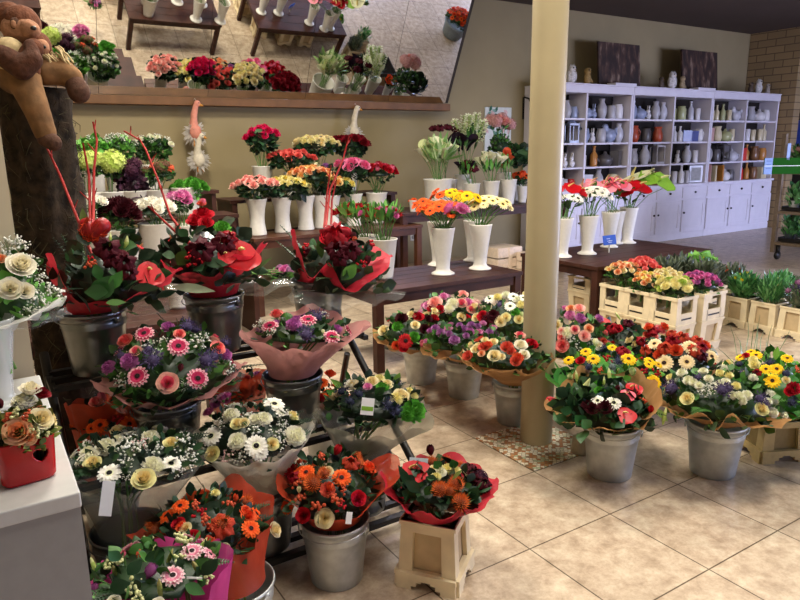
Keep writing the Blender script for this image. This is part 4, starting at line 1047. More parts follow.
bouquet('bouquet', 'red tissue bouquet with silver ribbon and anthuriums, middle of rack top step', (210, 283, 222, 50, 2.72), k2,
  'ard:240,258,19 ard:225,258,10 udk:202,252,13 udk:223,245,11 brd:196,258,5 urd:228,240,8 bre:192,260,9 bre:200,262,7 mgr:222,230,9 rrd:203,219,12 rrd:206,226,8 rrd:196,224,9 lgr:219,242,5 csa:202,208,5 bpk:203,207,5', 'udk bre ard', 5, .028, DEEP, 70, .075, .4, 2, RED, 'red_tissue_wrap',
  ((-75, .12, .42, 36), (0, 0, .05, 25), (75, .1, .5, 40), (30, 0, .2, 16)), .08, 1.06, .03, 12, (CELLO, 1.25, -.05, ((75, .35, .05, 22), (-60, .1, 0, 30))), 'red bouquets on the rack top step',
  extra=multi(band([(190, 246), (193, 238), (200, 235), (208, 236), (214, 241)], 8, dd=-.14), sticks([(-.04, (192, 246), (170, 215), (158, 180), (146, 150), (140, 140), (124, 131)), (-.02, (190, 245), (165, 222), (148, 206))]),
   bigleaf([(203, 262, 228, 262, 8, '#4d6f55', -.2), (178, 265, 190, 248, 12, '#3e7a34', -.15), (172, 287, 215, 287, 7, '#9fae93', -.25), (255, 270, 272, 255, 3, '#7a9a5a', -.1), (212, 235, 235, 215, 8, '#87a08a', .05), (222, 222, 234, 216, 6, '#b9c4b4', .05), (176, 275, 184, 262, 10, '#2f5d28', -.1)])), wnf=6)
bouquet('bouquet', 'red tissue bouquet leaning right with tall red sticks, right end of rack top step', (340, 292, 226, 45, 3.02), k3,
  'urd:336,238,14 rrd:330,240,10 rrd:343,237,9 udk:337,252,10 udk:350,252,10 udk:340,260,8 bdk:352,240,6 bro:353,242,5 bre:360,265,6 bdk:366,262,6', 'udk bre', 5, .028, DEEP, 60, .075, .42, 2, RED, 'red_tissue_wrap',
  ((-80, -.05, 1.2, 34), (-15, -.12, .5, 15), (15, 0, -.05, 25), (85, .15, .5, 46), (160, 0, .7, 40)), .06, 1.04, .015, 13, (CELLO, 1.15, -.05, ((85, .25, 0, 30),)), 'red bouquets on the rack top step',
  extra=multi(band([(321, 233), (330, 228), (342, 228), (352, 235)], 7, dd=-.12), sticks([(.05, (326, 226), (330, 190), (343, 160), (349, 136)), (.06, (324, 228), (327, 195), (331, 165)), (.08, (331, 226), (332, 200), (337, 178))]),
   fernspray([(310, 262, 282, 222, .1), (306, 270, 278, 238, .1), (305, 280, 292, 236, .12), (310, 280, 300, 262, -.02), (316, 285, 304, 285, -.05), (312, 275, 296, 252, .02)], GREY_G[:3]+DEEP), bigleaf([(344, 280, 356, 262, 10, '#5a8f3e', -.2), (322, 258, 318, 238, 6, '#4d7f38', -.1), (356, 262, 368, 256, 7, '#1f3f22', -.1), (360, 272, 350, 262, 6, '#3a6a30', -.15)])), wnf=5)
bouquet('bouquet', 'domed bouquet of pink gerberas, purple statice and roses on the middle rack step', (172, 402, 322, 63, 2.42), k4,
  'gpk:178,349,11 gpk:196,379,11 gpk:140,377,11 gpk:146,337,10 mpu:132,362,10 mpu:112,368,8 mpu:168,330,7 rpk:168,383,11 rsa:215,350,8 rsa:128,343,8 rpk:138,353,6 mpu:223,356,7 rsa:179,337,6 spu:154,362,12 spu:204,362,12 spu:186,330,10 spu:222,345,7 spu:124,357,7 spu:150,352,8 spu:212,358,8 gyp:152,347,11 gyp:200,341,12 gyp:228,366,10 gyp:120,380,9 gyp:184,386,6 gyp:163,340,6 bdk:180,369,5 gyp:232,374,7 gyp:205,335,6', 'gpk mpu spu rpk gyp', 16, .03, GREENS, 190, .055, .3, 5, PINKW, 'pink_tissue_wrap',
  ((0, .02, -.04, 28), (75, .1, .2, 26), (-75, .1, .18, 25)), .05, 1.04, .015, 14, (CELLO, 1.12, .0, ()), extra=fernspray([(225, 372, 262, 360, 0), (172, 330, 158, 312, .2)]))
bouquet('bouquet', 'small pink and purple bouquet in a tall flared pouch of dusty pink paper', (304, 346, 316, 46, 2.72), k5,
  'gpk:272,327,9 gpk:308,321,9 gpk:330,337,9 mpu:294,325,9 mpu:297,321,7 spu:316,318,10 spu:306,335,11 mpu:335,329,6 gyp:258,325,8 gyp:270,333,6 bwh:322,332,3 gyp:325,315,6 rsa:278,315,7 gyk:262,330,5', 'gpk mpu spu', 6, .028, GREENS, 60, .05, .3, 3, PINKW, 'pink_paper_pouch',
  ((-75, .25, .16, 25), (75, .35, .18, 28), (0, 0, -.06, 30), (170, .05, .3, 40)), .05, 1.12, .005, 15, wnf=7)
bouquet('bouquet', 'cream and green bouquet with a small price card in grey tissue, right end of rack', (374, 424, 378, 47, 2.66), k6,
  'cwh:353,387,8 rcr:354,386,7 rcr:372,383,7 pcr:379,380,6 rcr:386,386,7 rcr:399,396,8 pcr:395,399,8 pcr:407,392,5 pcr:412,396,5 cpw:368,388,5 mgr:412,410,13 mgr:405,413,9 mgr:382,388,7 sbl:388,405,9 sbl:360,395,7 sbl:344,392,8 sbl:395,411,8 rcr:403,397,6 sbl:352,402,7 gyp:366,382,5', 'rcr mgr sbl', 10, .03, DEEP, 90, .06, .34, 2, GREYW, 'grey_tissue_wrap',
  ((-70, .18, .1, 30), (60, .18, -.08, 28), (0, .08, -.1, 35)), .07, 1.1, -.015, 16, (CELLO, 1.15, .0, ()), extra=multi(card(361, 398, 374, 415, band='#7fae3e'), bigleaf([(388, 388, 387, 366, 6, '#4a8a45', .05), (394, 386, 400, 371, 6, '#8fbf58', .05), (345, 390, 330, 377, 5, '#7aa84a', 0), (338, 398, 326, 388, 5, '#4f8a3a', 0), (350, 385, 346, 368, 4, '#2f5d2a', 0), (375, 395, 385, 386, 7, '#24521f', -.15)])), wnf=7)
bouquet('bouquet', 'white bouquet with yellow roses and a hanging white ribbon card, lower left rack', (134, 484, 432, 62, 2.12), k7,
  'gwh:111,473,12 gwh:169,464,10 mwh:108,447,12 mwh:151,464,11 mwh:158,468,8 rye:143,478,12 rye:95,463,9 mwh:149,438,10 rye:169,444,8 gyp:130,452,13 gyp:140,446,12 gyp:185,447,12 gyp:125,465,9 gyp:186,465,11 gyp:155,450,10 gyp:192,458,9 gyk:140,446,10 mwh:118,440,6 rcr:119,432,8 gyp:127,478,6 mwh:90,452,8 gyp:178,472,8 gyp:128,440,10', 'mwh gwh rye gyp', 14, .03, DEEP, 110, .05, .3, 5, CLEARW, 'grey_tissue_wrap',
  ((0, .0, -.1, 45), (-60, .05, .03, 30), (65, .1, -.04, 30)), .06, 1.03, .005, 17, (CELLO, 1.12, .0, ()), extra=card(101, 481, 113, 516, '#eeeef0', -.27, 'ribbon_card'))
bouquet('bouquet', 'round white bouquet with dark eyed white gerberas in clear cellophane on rack', (252, 462, 402, 53, 2.42), k8,
  'gwh:256,446,12 gwh:273,407,11 gwh:214,437,11 gwh:259,452,9 mwh:238,441,10 mwh:293,436,12 mwh:263,420,9 mwh:232,416,9 rye:271,444,7 rye:215,453,8 rye:238,425,7 rcr:244,424,6 gyp:255,428,10 gyp:277,432,10 gyk:228,457,9 gyp:238,458,9 gyp:284,415,9 gyp:248,418,8 cpk:224,400,6 cpk:211,414,6 gyp:280,445,8 mwh:255,420,7 gyp:218,425,8 gyp:284,424,6 cpk:228,398,5 gyp:296,415,6', 'mwh gwh rye gyp', 12, .03, DEEP, 100, .05, .3, 3, tissue('#dcd7c6', .86), 'clear_tissue_wrap',
  ((0, .04, -.02, 40), (75, .08, .15, 28), (-75, .06, .15, 28)), .04, 1.1, .02, 18, (CELLO, 1.16, .04, ((80, .1, .3, 25), (-80, .05, .25, 25))))
bouquet('bouquet', 'orange bouquet with tall orange backing paper on the floor in front of the rack', (206, 560, 492, 55, 2.06), k9,
  'gor:248,529,10 gor:182,508,9 gor:209,545,8 uor:221,527,12 por:221,526,11 pcr:215,495,5 ror:246,517,8 ror:183,527,6 rrd:193,537,8 rcr:271,530,8 rcr:223,549,7 rcr:187,528,6 bor:234,500,5 bre:200,515,8 bro:205,522,9 rrd:180,524,7 bro:196,508,8 uor:211,543,8 bro:228,507,8 gor:212,550,8 ror:243,512,6 bro:213,530,6', 'gor ror bro por', 10, .03, DEEP, 110, .055, .26, 4, ORG, 'orange_tissue_wrap',
  ((105, .22, .12, 30), (145, .05, .45, 30), (-85, .3, .2, 24), (45, .1, .0, 25)), .07, 1.03, .01, 19, None, 'orange bouquets', wnf=5)
bouquet('bouquet', 'orange tissue bouquet with gerberas and pincushions, beside the cream crate', (333, 517, 452, 48, 2.36), k10,
  'gor:341,479,10 gor:308,474,9 gor:290,506,8 por:314,484,11 por:325,475,8 uor:350,465,8 brd:337,453,7 rrd:293,472,8 rrd:305,514,8 rrd:357,498,8 rcr:328,473,6 rcr:325,517,10 csa:328,490,8 bor:331,489,7 bro:318,505,9 bro:335,500,10 bro:304,498,8 bre:340,506,7 por:356,464,7 bro:300,485,7 bwh:301,490,4 urd:296,478,6 bro:322,460,7 bro:343,490,6 rcs:356,500,6', 'gor por ror bro', 12, .03, DEEP, 110, .055, .26, 4, ORG, 'orange_tissue_wrap',
  ((75, .35, .5, 26), (110, .1, .5, 24), (-70, .12, .45, 26), (0, .02, -.05, 30), (-110, .05, .4, 25)), .05, 1.04, .01, 20, None, 'orange bouquets', extra=card(346, 512, 352, 524, '#f0f0f2', -.2), wnf=5)
bouquet('bouquet', 'bouquet of lily buds, pink gerberas and green leaves at the bottom left corner', (158, 606, 546, 60, 1.72), k12,
  'gpl:190,553,11 gpl:172,576,12 bpu:150,572,10 bpu:98,589,7 bpk:125,556,5 lgr:97,566,9 lbr:117,571,10 lbr:169,558,9 lbr:160,588,11 lbr:194,568,11 lgr:154,552,7 bcr:112,566,8 bcr:136,580,9 bcr:178,560,8 bcr:205,578,7 bcr:135,590,9 bcr:116,563,6 rwh:116,601,8 rwh:158,602,7 bcr:140,597,8 bcr:205,572,6 bro:140,556,6', 'gpl bpu lgr bcr', 10, .028, GREENS, 60, .055, .3, 3, tissue('#c23a80'), 'magenta_tissue_wrap',
  ((80, .12, .25, 28), (0, 0, -.2, 40)), .05, 1.08, .0, 22, extra=multi(bigleaf([(120, 560, 108, 550, 9, '#35613a', -.05), (202, 575, 218, 556, 11, '#20401f', -.05), (160, 566, 158, 544, 8, '#2b5a26', -.05), (128, 575, 142, 557, 10, '#35613a', -.1), (145, 560, 165, 550, 9, '#2d5a2a', -.05), (185, 585, 205, 592, 9, '#3d6a36', -.12), (110, 590, 130, 580, 12, '#2b5028', -.1)]), card(187, 577, 202, 579, '#e8e8e4', -.2, 'plant_label')))
# smaller ones peeping out behind
kb = {}
for nm, x, y, lab in (('a', .33, 2.74, 'floor bucket behind the rack holding the orange roses at the left'), ('c', .93, 2.86, 'floor bucket behind the rack under the orange paper, middle'), ('d', 1.36, 2.86, 'floor bucket behind the rack near its right leg')):
    kb[nm] = bk(x, y, 0, lab, False)
bouquet('bouquet', 'orange tissue bouquet half hidden under the middle rack step at left', (112, 432, 394, 36, 2.52), kb['a'], 'gor:101,425,8 gor:128,424,9 bpk:103,399,7 rsa:97,403,7 bre:118,418,8 gor:93,428,6', 'gor rsa', 5, .03, DEEP, 50, .05, .3, 2, ORG, 'orange_tissue_wrap', ((0, .1, .35, 50), (60, .1, .35, 40), (-60, .1, .3, 40)), .06, 1.05, .06, 31, group='orange bouquets', wnf=5)
bouquet('bouquet', 'orange wrapped bouquet glimpsed between the pink gerberas and the pouch bucket', (236, 402, 366, 30, 2.98), kb['c'], 'gor:240,385,7 cpk:226,398,6 mpu:216,402,6 rsa:245,380,6', 'gor mpu', 5, .03, DEEP, 50, .05, .3, 2, ORG, 'orange_tissue_wrap', ((0, .15, .4, 50), (70, .1, .4, 40)), .06, 1.08, .06, 32, group='orange bouquets', wnf=5)
bouquet('bouquet', 'orange wrapped bouquet behind the rack, left of the cream and green one', (325, 424, 366, 27, 3.08), kb['d'], 'gor:322,385,7 rrd:320,402,8 ror:330,376,6 bre:316,410,6 gor:328,395,6', 'gor rrd', 5, .03, DEEP, 50, .05, .3, 2, ORG, 'orange_tissue_wrap', ((60, .15, .35, 50), (-40, .05, .3, 40)), .06, 1.05, .05, 33, group='orange bouquets', wnf=5)
kf = bk(.40, 3.42, 0, 'floor bucket behind the rack with pink and white blooms', False)
bouquet('bouquet', 'small pink and white bouquet low behind the left rack post', (72, 396, 358, 24, 3.4), kf, 'gpk:63,366,5 rsa:65,386,6 gyp:75,382,10 gyp:82,388,9 gyp:72,370,7 gyk:60,388,6 spu:62,376,6 spu:80,375,7 gyp:88,380,6', 'rsa gyp spu', 5, .025, DEEP, 50, .05, .3, 2, CELLO, 'clear_wrap', (), .05, 1.1, 0, 34)

# ------------------------------------------------------------------ things on the counter
pp = [at_z(28, 483, .9), None]; ctr = at_z(27, 474, .9); PZ = .9
ctr = at_z(27, 475, .9)
t = thing('ceramic_pot', 'glossy red square ceramic pot with heart shaped hole on the grey counter', 'pot', (ctr.x, ctr.y, .901), rz=.12)
RC = mat('#ab1019', .14, var=.05, spec=.5); b = MB(); W = .1; H = .085; NA, NZ = 168, 56
def pot_r(a): return .5*W/((abs(math.cos(a))**5+abs(math.sin(a))**5)**.2)
def in_heart(u, v):
    x, y = u/.0115, v/.0115
    return (x*x+y*y-1)**3-x*x*y**3 < 0
vi = {}
for i in range(NZ+1):
    z = H*i/NZ; k = .93+.1*(i/NZ)
    for j in range(NA):
        a = 2*PI*j/NA-PI/2; r = pot_r(a)*k*(1-.06*max(0, 1-i/4)); b.v.append((r*math.cos(a), r*math.sin(a), z))
km = b.mi(RC)
for i in range(NZ):
    for j in range(NA):
        q = (i*NA+j, i*NA+(j+1) % NA, (i+1)*NA+(j+1) % NA, (i+1)*NA+j); c_ = sum((Vector(b.v[t2]) for t2 in q), Vector())/4
        if c_.y < -W*.42 and in_heart(c_.x-.02, c_.z-H*.58): continue
        b.f.append(q); b.fm.append(km)
b.f.append(tuple(range(NA-1, -1, -1))); b.fm.append(km)
o = b.build('pot_body', t); md = o.modifiers.new('wall', 'SOLIDIFY'); md.thickness = .005; md.offset = -1
b = MB(); b.box((0, 0, .066), (W*.82, W*.82, .012), mat('#3b4a2a', .9)); b.box((0, .02, .03), (W*.7, W*.3, .05), mat('#c9c4bc', .8)); b.build('flower_foam', t, smooth=False)
bouquet('flower_arrangement', 'peach and cream rose arrangement in the red heart pot', (26, 447, 386, 25, depth(ctr+Vector((0, 0, .1)))), (ctr.x, ctr.y, .975),
  'rpe:18,432,14 rpe:28,437,9 rcr:40,420,12 rwh:30,392,11 mwh:24,403,13 rdr:41,396,9 bdk:1,406,7 bcr:18,416,9 bcr:34,432,9 bro:10,420,9 lgr:2,418,7 bcr:44,432,7 rcr:48,418,7 bro:26,418,8', 'rcr rpe bcr', 8, .018, [leafm('#6f7f3a'), leafm('#54682c'), leafm('#3a4a22'), leafm('#8a8f4a')], 90, .03, .3, 3, None, seed=41, cat='flowers')
cv = Vector((.0, 1.83, .9))
vase('tall', (cv.x, cv.y, .901), 'slim clear vase at the back of the counter under the white bouquet', .62, group='counter glass', m=mat('#dfe4e2', .08, var=0, spec=.8, alpha=.35))
bouquet('bouquet', 'white rose bouquet with baby\'s breath in crinkled cellophane above the counter', (8, 318, 242, 44, 1.72), (cv.x, cv.y, 1.11),
  'rwh:20,268,14 rwh:10,290,12 rwh:24,292,9 gyp:8,245,12 gyp:20,244,11 gyp:30,258,10 gyp:38,275,10 gyp:2,255,10 gyp:36,300,11 gyp:45,290,9 gyp:42,305,9 rpe:1,262,6 gyp:15,238,8 gyp:28,312,8', 'rwh gyp', 8, .03, BRIGHT[:2]+GREENS[:2], 70, .05, .3, 2, tissue('#e8e6e0', .5), 'cellophane_wrap', ((60, .1, .2, 25), (0, 0, -.15, 30), (20, .05, .1, 15)), .1, 1.1, 0, 42, (CELLO, 1.25, -.02, ()), wnf=13)

# ------------------------------------------------------------------ pincushion bouquet in the cream crate
c1_, c2_ = at_z(455, 598, 0), at_z(398, 585, 0); vx = (c1_-c2_); ang = math.atan2(vx.y, vx.x); nrm_ = Vector((-math.sin(ang), math.cos(ang), 0)); cc = (c1_+c2_)/2+nrm_*.105
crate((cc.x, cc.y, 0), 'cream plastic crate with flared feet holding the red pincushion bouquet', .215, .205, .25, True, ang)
bouquet('bouquet', 'red tissue bouquet of pincushions and an anthurium standing in the cream crate', (440, 512, 462, 46, 2.36), (cc.x, cc.y, .25),
  'ard:417,473,15 por:440,490,10 por:455,485,10 por:459,502,11 bdk:431,453,7 mwh:440,473,7 pcr:447,470,7 pcr:436,478,6 pcr:455,472,6 udk:472,475,10 udk:481,484,8 udk:468,470,7 hdk:478,478,8 rcr:434,470,5 por:449,491,8', 'por udk rcr', 8, .028, DEEP, 90, .06, .36, 2, RED, 'red_tissue_wrap', ((80, .08, .1, 30), (-80, .12, .3, 25), (0, .0, .0, 35), (170, 0, .2, 40)), .075, 1.17, .012, 23, None,
  extra=multi(card(409, 458, 428, 466, '#dfe6e8', .06, 'plant_label', '#3f86b4'), bigleaf([(412, 490, 398, 462, 7, '#24452a', -.05), (420, 492, 405, 478, 9, '#1e3a22', -.1), (455, 468, 452, 458, 8, '#3d7a34', -.02), (440, 468, 434, 460, 8, '#35702e', -.02), (452, 480, 462, 468, 3, '#8fae5a', -.1), (470, 500, 478, 485, 10, '#2a5130', -.1), (425, 495, 432, 484, 7, '#3a6a30', -.1)])), wnf=7)

# ------------------------------------------------------------------ bouquets on the floor around the column
def floor_bucket(px, py, label, s=1.0):
    g = at_z(px, py, 0); bucket((g.x, g.y, 0), label, False, s); return (g.x, g.y, .235*s)
fF = floor_bucket(421, 381, 'galvanised floor bucket under the red and cream bouquet, nearest the dark table leg')
fE = floor_bucket(464, 395, 'galvanised floor bucket under the pink purple bouquet, second from the column')
fD = floor_bucket(514, 421, 'galvanised floor bucket just left of the tan column')
fA = floor_bucket(609, 473, 'galvanised floor bucket just right of the column, under the kraft wrapped anthuriums', 1.07)
fB = floor_bucket(712, 471, 'galvanised floor bucket at right under the white and purple bouquet', 1.07)
KPW = tissue('#b98a58', .97)
bouquet('bouquet', 'red and cream mixed bouquet in printed kraft paper, nearest the dark table leg', (410, 348, 312, 32, 3.98), fF,
  'grd:406,341,8 rcr:412,316,5 rcr:415,326,5 rrd:418,318,6 cdk:402,320,7 cdk:424,330,6 rrd:433,319,5 mgr:398,327,6 cro:397,345,5 rrd:404,347,5 rcr:385,331,6 bgr:428,344,4 bpk:421,343,4 cdk:427,320,5 mgr:414,337,6 rcr:433,312,4', 'rcr grd cdk', 8, .025, GREENS, 80, .06, .34, 3, KPW, 'kraft_paper_wrap', ((-90, .1, .25, 35), (170, .1, .3, 50), (0, 0, -.1, 40)), .05, 1.08, .0, 51)
bouquet('bouquet', 'pink purple spray chrysanthemum bouquet in kraft paper, in the second floor bucket', (464, 354, 322, 40, 3.62), fE,
  'ppu:437,329,5 ppu:442,333,5 mpk:449,329,5 ppu:455,340,6 ppu:464,330,5 ppu:471,326,5 mpk:478,333,5 ppu:488,333,5 mpu:470,332,5 ppu:460,326,4 mpk:482,324,4 mpu:444,326,4 ppu:477,327,4 bpk:478,343,3 mpk:492,328,4 mpu:432,331,4 ppu:450,334,4 ppu:466,336,4 bpk:424,345,3 mpk:428,341,3', 'ppu mpk mpu', 16, .022, GREENS, 130, .055, .42, 0, KPW, 'kraft_paper_wrap', ((35, .12, .32, 24), (-60, .05, -.05, 30), (170, .05, .25, 40)), .04, 1.05, -.02, 52, low=.4)
bouquet('bouquet', 'red and cream rose bouquet in flower printed kraft paper just left of column', (506, 372, 334, 43, 3.3), fD,
  'rcr:495,356,7 csa:507,348,7 rwh:520,346,7 csa:485,348,6 rcr:480,347,5 rcr:477,350,5 rcr:494,343,5 csa:515,361,6 cro:489,346,5 rwh:523,355,6 csa:470,356,6 rcr:502,357,4 rpk:519,337,6 cro:517,358,6 csa:511,352,5 rpe:483,354,4 rcr:486,341,4 rrd:530,345,7', 'rcr csa rwh', 10, .025, GREENS, 90, .05, .34, 0, KPW, 'kraft_paper_wrap', ((-90, .06, .1, 30), (0, 0, .1, 16), (90, .05, .1, 30)), .05, 1.05, .0, 53)
f19 = bk(2.84, 3.42, 0, 'floor bucket behind the pink purple bouquet, under the pink carnations', False)
bouquet('bouquet', 'pink and white lily bouquet behind the others, in front of the dark table', (452, 326, 293, 34, 4.35), f19,
  'rpp:436,304,8 cpw:430,306,6 mwh:453,304,7 rpk:461,304,6 cpw:467,304,6 rpp:462,296,6 mwh:449,309,6 rpk:470,310,5 rcr:436,314,5 rcr:461,317,5 rrd:441,310,5 hpk:474,306,6 rcr:428,316,5 cpw:444,298,5 rrd:432,309,4 rrd:466,318,4', 'rpp cpw mwh', 8, .025, GREENS, 90, .06, .34, 3, KPW, 'kraft_paper_wrap', ((170, .1, .3, 50),), .05, 1.1, .0, 54)
f20 = bk(3.22, 3.30, 0, 'floor bucket behind the column side under the white gerbera bouquet', False)
bouquet('bouquet', 'white gerbera and cream rose bouquet behind, just left of the column', (507, 338, 294, 36, 4.15), f20,
  'gwh:510,308,6 gwh:491,301,6 gwh:513,299,6 pwh:506,297,5 pwh:517,302,5 gwh:522,300,5 pcr:498,299,5 pcr:520,306,5 rye:506,318,5 rcr:501,322,6 rye:518,320,5 spu:487,302,5 spu:500,306,5 rcr:478,318,5 cdk:494,317,7 udk:490,320,7 rrd:484,317,6 rcr:476,308,5 pcr:525,296,4 mgr:515,313,5 bgr:521,316,4', 'gwh pcr rcr', 8, .025, GREENS, 90, .05, .34, 3, KPW, 'kraft_paper_wrap', ((170, .1, .3, 60), (0, 0, -.1, 40)), .05, 1.1, .0, 55)
f22 = bk(3.33, 2.72, 0, 'floor bucket hidden under the pink peach bouquet right of the column', False)
bouquet('bouquet', 'pink, peach and lilac bouquet just right of the column, behind the sunny gerberas', (575, 360, 308, 33, 3.75), f22,
  'rpp:579,311,6 mpu:580,320,6 mpk:570,317,6 rpe:571,311,5 mpu:598,320,5 rpp:563,333,5 mwh:567,334,7 rsa:563,346,7 rpp:584,337,6 rsa:563,338,5 rcr:558,327,6 rwh:597,346,5 gyp:572,343,7 gyp:580,347,6 rpk:575,331,5 csa:602,342,4 rpe:588,330,5 cpw:565,311,4 gyp:590,340,5', 'rpp mpu rsa', 8, .025, GREENS, 90, .06, .34, 3, KPW, 'kraft_paper_wrap', ((170, .1, .2, 60),), .05, 1.05, .0, 56)
f28 = bk(3.72, 2.82, 0, 'floor bucket hidden under the dark red anthurium bouquet', False)
bouquet('bouquet', 'dark red anthurium and tulip bouquet behind the sunny gerberas, before the crates', (622, 362, 319, 34, 3.95), f28,
  'ard:605,324,6 urd:614,330,6 rrd:618,330,5 udk:628,325,5 crd:650,330,6 rsa:658,331,6 brd:601,343,5 csa:648,328,5 brd:613,345,4 lgr:618,318,5 urd:640,342,5 cro:662,328,5 rsa:652,336,5 csa:645,336,4', 'urd ard csa', 8, .026, DEEP, 110, .06, .34, 3, KPW, 'kraft_paper_wrap', ((170, .1, .2, 60),), .05, 1.05, .0, 57,
  extra=multi(bigleaf([(630, 345, 622, 328, 8, '#2f6a4a', 0), (640, 345, 636, 332, 7, '#35704f', 0), (626, 340, 634, 330, 7, '#4a7f5a', -.02)])))
f25 = bk(3.72, 2.42, 0, 'floor bucket hidden under the cream gerbera and rust bouquet', False)
bouquet('bouquet', 'rust brown bouquet with large cream dark eyed gerberas before the crates', (676, 388, 334, 42, 3.72), f25,
  'gcr:665,364,9 gcr:686,363,8 gcr:656,346,7 gcr:689,349,8 gcr:709,358,8 rcr:638,346,5 rcr:632,342,5 urd:673,343,7 uor:682,340,7 uor:666,350,7 cro:676,352,7 udk:700,357,6 uor:696,343,6 cro:660,356,6 urd:655,334,6 cro:650,330,5 uor:693,352,7 urd:700,349,6 rcr:643,341,4 uor:648,352,6 cro:703,347,6 uor:672,336,5', 'uor gcr urd cro', 12, .03, DEEP, 100, .055, .3, 3, KPW, 'kraft_paper_wrap', ((170, .1, .2, 60),), .05, 1.05, .0, 58)
f23 = bk(2.86, 2.32, 0, 'floor bucket hidden under the yellow gerbera bouquet right of the column', False)
GREENWRAP = tissue('#58a045', .96)
bouquet('bouquet', 'sunny yellow gerbera bouquet in bright green paper right of the column', (606, 402, 346, 52, 3.3), f23,
  'gye:594,361,7 gye:571,362,6 gye:587,354,6 gye:627,361,8 gye:651,382,8 gye:647,363,6 gye:612,350,5 urd:622,353,6 bre:608,361,6 sbl:590,368,7 sbl:617,363,7 bgr:631,373,6 bre:653,374,6 lgr:617,372,5 rrd:582,362,5 bre:642,372,5 sgr:612,368,7 urd:624,356,6 gye:655,366,5 bro:600,372,5 bgr:572,378,5 gye:646,366,5 bwh:596,345,5', 'gye sbl bre', 8, .03, BRIGHT[:3]+DEEP[:2], 110, .06, .34, 2, GREENWRAP, 'green_paper_wrap', ((-85, .12, .2, 30), (-30, .05, .15, 25), (60, 0, .0, 30)), .06, 1.05, .0, 59,
  extra=bigleaf([(600, 385, 604, 362, 9, '#4aa04a', -.1), (560, 385, 558, 366, 9, '#5aae5a', -.05), (567, 388, 560, 372, 9, '#6fbf68', -.08), (612, 384, 622, 370, 7, '#7ab85a', -.1)]))
bouquet('bouquet', 'kraft wrapped bouquet with red anthurium, lily bud and white gerberas beside column', (604, 432, 382, 46, 2.98), fA,
  'ard:625,416,10 ard:632,391,9 gwh:613,404,8 gwh:598,402,7 cdk:593,409,7 cdk:605,408,8 cdk:588,406,6 lgr:586,391,14 lgr:609,378,8 lgr:604,384,6 lgr:661,416,9 mgr:600,392,6 asa:626,397,8 brd:648,410,5 ard:553,401,5 lgr:578,379,7 bro:641,402,5 bdk:617,390,4', 'cdk ard mgr', 8, .03, DEEP, 120, .075, .42, 2, KPW, 'kraft_paper_wrap', ((0, .02, .08, 50), (150, .1, .6, 30), (95, .02, .55, 34), (-80, .14, .1, 26), (-150, .05, .6, 30)), .05, 1.1, .012, 60, None,
  extra=bigleaf([(575, 415, 570, 390, 9, '#1e4026', -.05), (585, 424, 575, 414, 10, '#2f6a3a', -.15), (600, 420, 612, 412, 11, '#3f7a45', -.16), (612, 428, 620, 416, 10, '#3a6f3c', -.16), (572, 412, 560, 408, 8, '#244a2a', -.1), (640, 400, 637, 412, 6, '#22452c', -.1), (628, 410, 638, 400, 9, '#203f28', -.02), (590, 428, 582, 418, 9, '#3f7f4a', -.18), (605, 400, 598, 388, 8, '#2a5a34', 0), (655, 408, 668, 420, 5, '#8fb060', -.05), (566, 420, 556, 414, 8, '#2d5a35', -.1)]), low=.05)
bouquet('bouquet', 'white and purple bouquet with statice in folded kraft paper at right', (718, 424, 366, 53, 2.98), fB,
  'pwh:684,375,6 pwh:690,382,6 pwh:695,384,5 pwh:720,386,6 pwh:738,397,6 pwh:745,396,6 pwh:732,396,5 pwh:741,401,5 mwh:725,383,5 mwh:704,373,5 mwh:709,380,5 spu:674,390,12 spu:722,391,10 spu:757,399,8 spu:699,379,6 rye:689,399,7 rye:759,409,7 pcr:728,377,5 pcr:720,375,5 pcr:735,387,5 gyp:704,392,7 gyp:710,390,7 gyp:715,384,6 pwh:765,402,5 spu:762,405,6 pcr:673,379,5 mwh:770,412,6 gyp:705,388,6 pwh:780,415,5 spu:728,390,7 pwh:700,387,5', 'pwh spu rye gyp', 16, .028, GREENS, 130, .06, .34, 4, KPW, 'kraft_paper_wrap', ((10, .06, .22, 16), (-12, .04, .14, 12), (60, .2, .02, 26), (-70, .12, .05, 26), (2, -.12, -.35, 5)), .05, 1.04, .01, 61, None)
c_ = at_z(770, 452, 0)
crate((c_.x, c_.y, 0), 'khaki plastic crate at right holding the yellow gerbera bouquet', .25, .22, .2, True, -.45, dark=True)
bouquet('bouquet', 'yellow gerbera and red flower bouquet with green grass and paper at far right', (768, 412, 352, 47, 3.12), (c_.x, c_.y, .2),
  'gye:772,382,8 gye:776,371,7 gye:757,358,6 gye:742,360,5 gye:786,361,6 gye:752,355,5 pcr:755,366,6 pcr:754,362,5 rye:730,366,6 crd:792,389,7 rrd:788,392,5 urd:758,374,4 bro:795,372,5 sbl:785,375,7 sbl:741,366,6 bdk:756,375,4 rrd:747,358,4 sbl:790,402,7 sbl:770,365,6 rcr:785,381,4 gye:766,371,6', 'gye sbl rrd', 10, .03, BRIGHT[:3]+GREENS, 130, .065, .32, 3, GREENWRAP, 'green_paper_wrap', ((60, .15, .05, 30), (-40, .05, .1, 30), (170, .1, .3, 40)), .05, 1.08, -.0, 62,
  extra=multi(bigleaf([(740, 374, 772, 364, 5, '#6fc04a', -.05), (728, 378, 745, 372, 6, '#4f9a3a', -.05), (728, 375, 725, 358, 6, '#3f7a35', 0), (775, 360, 778, 345, 5, '#8abf50', 0)]), lambda t, C, R, h, rng: None))
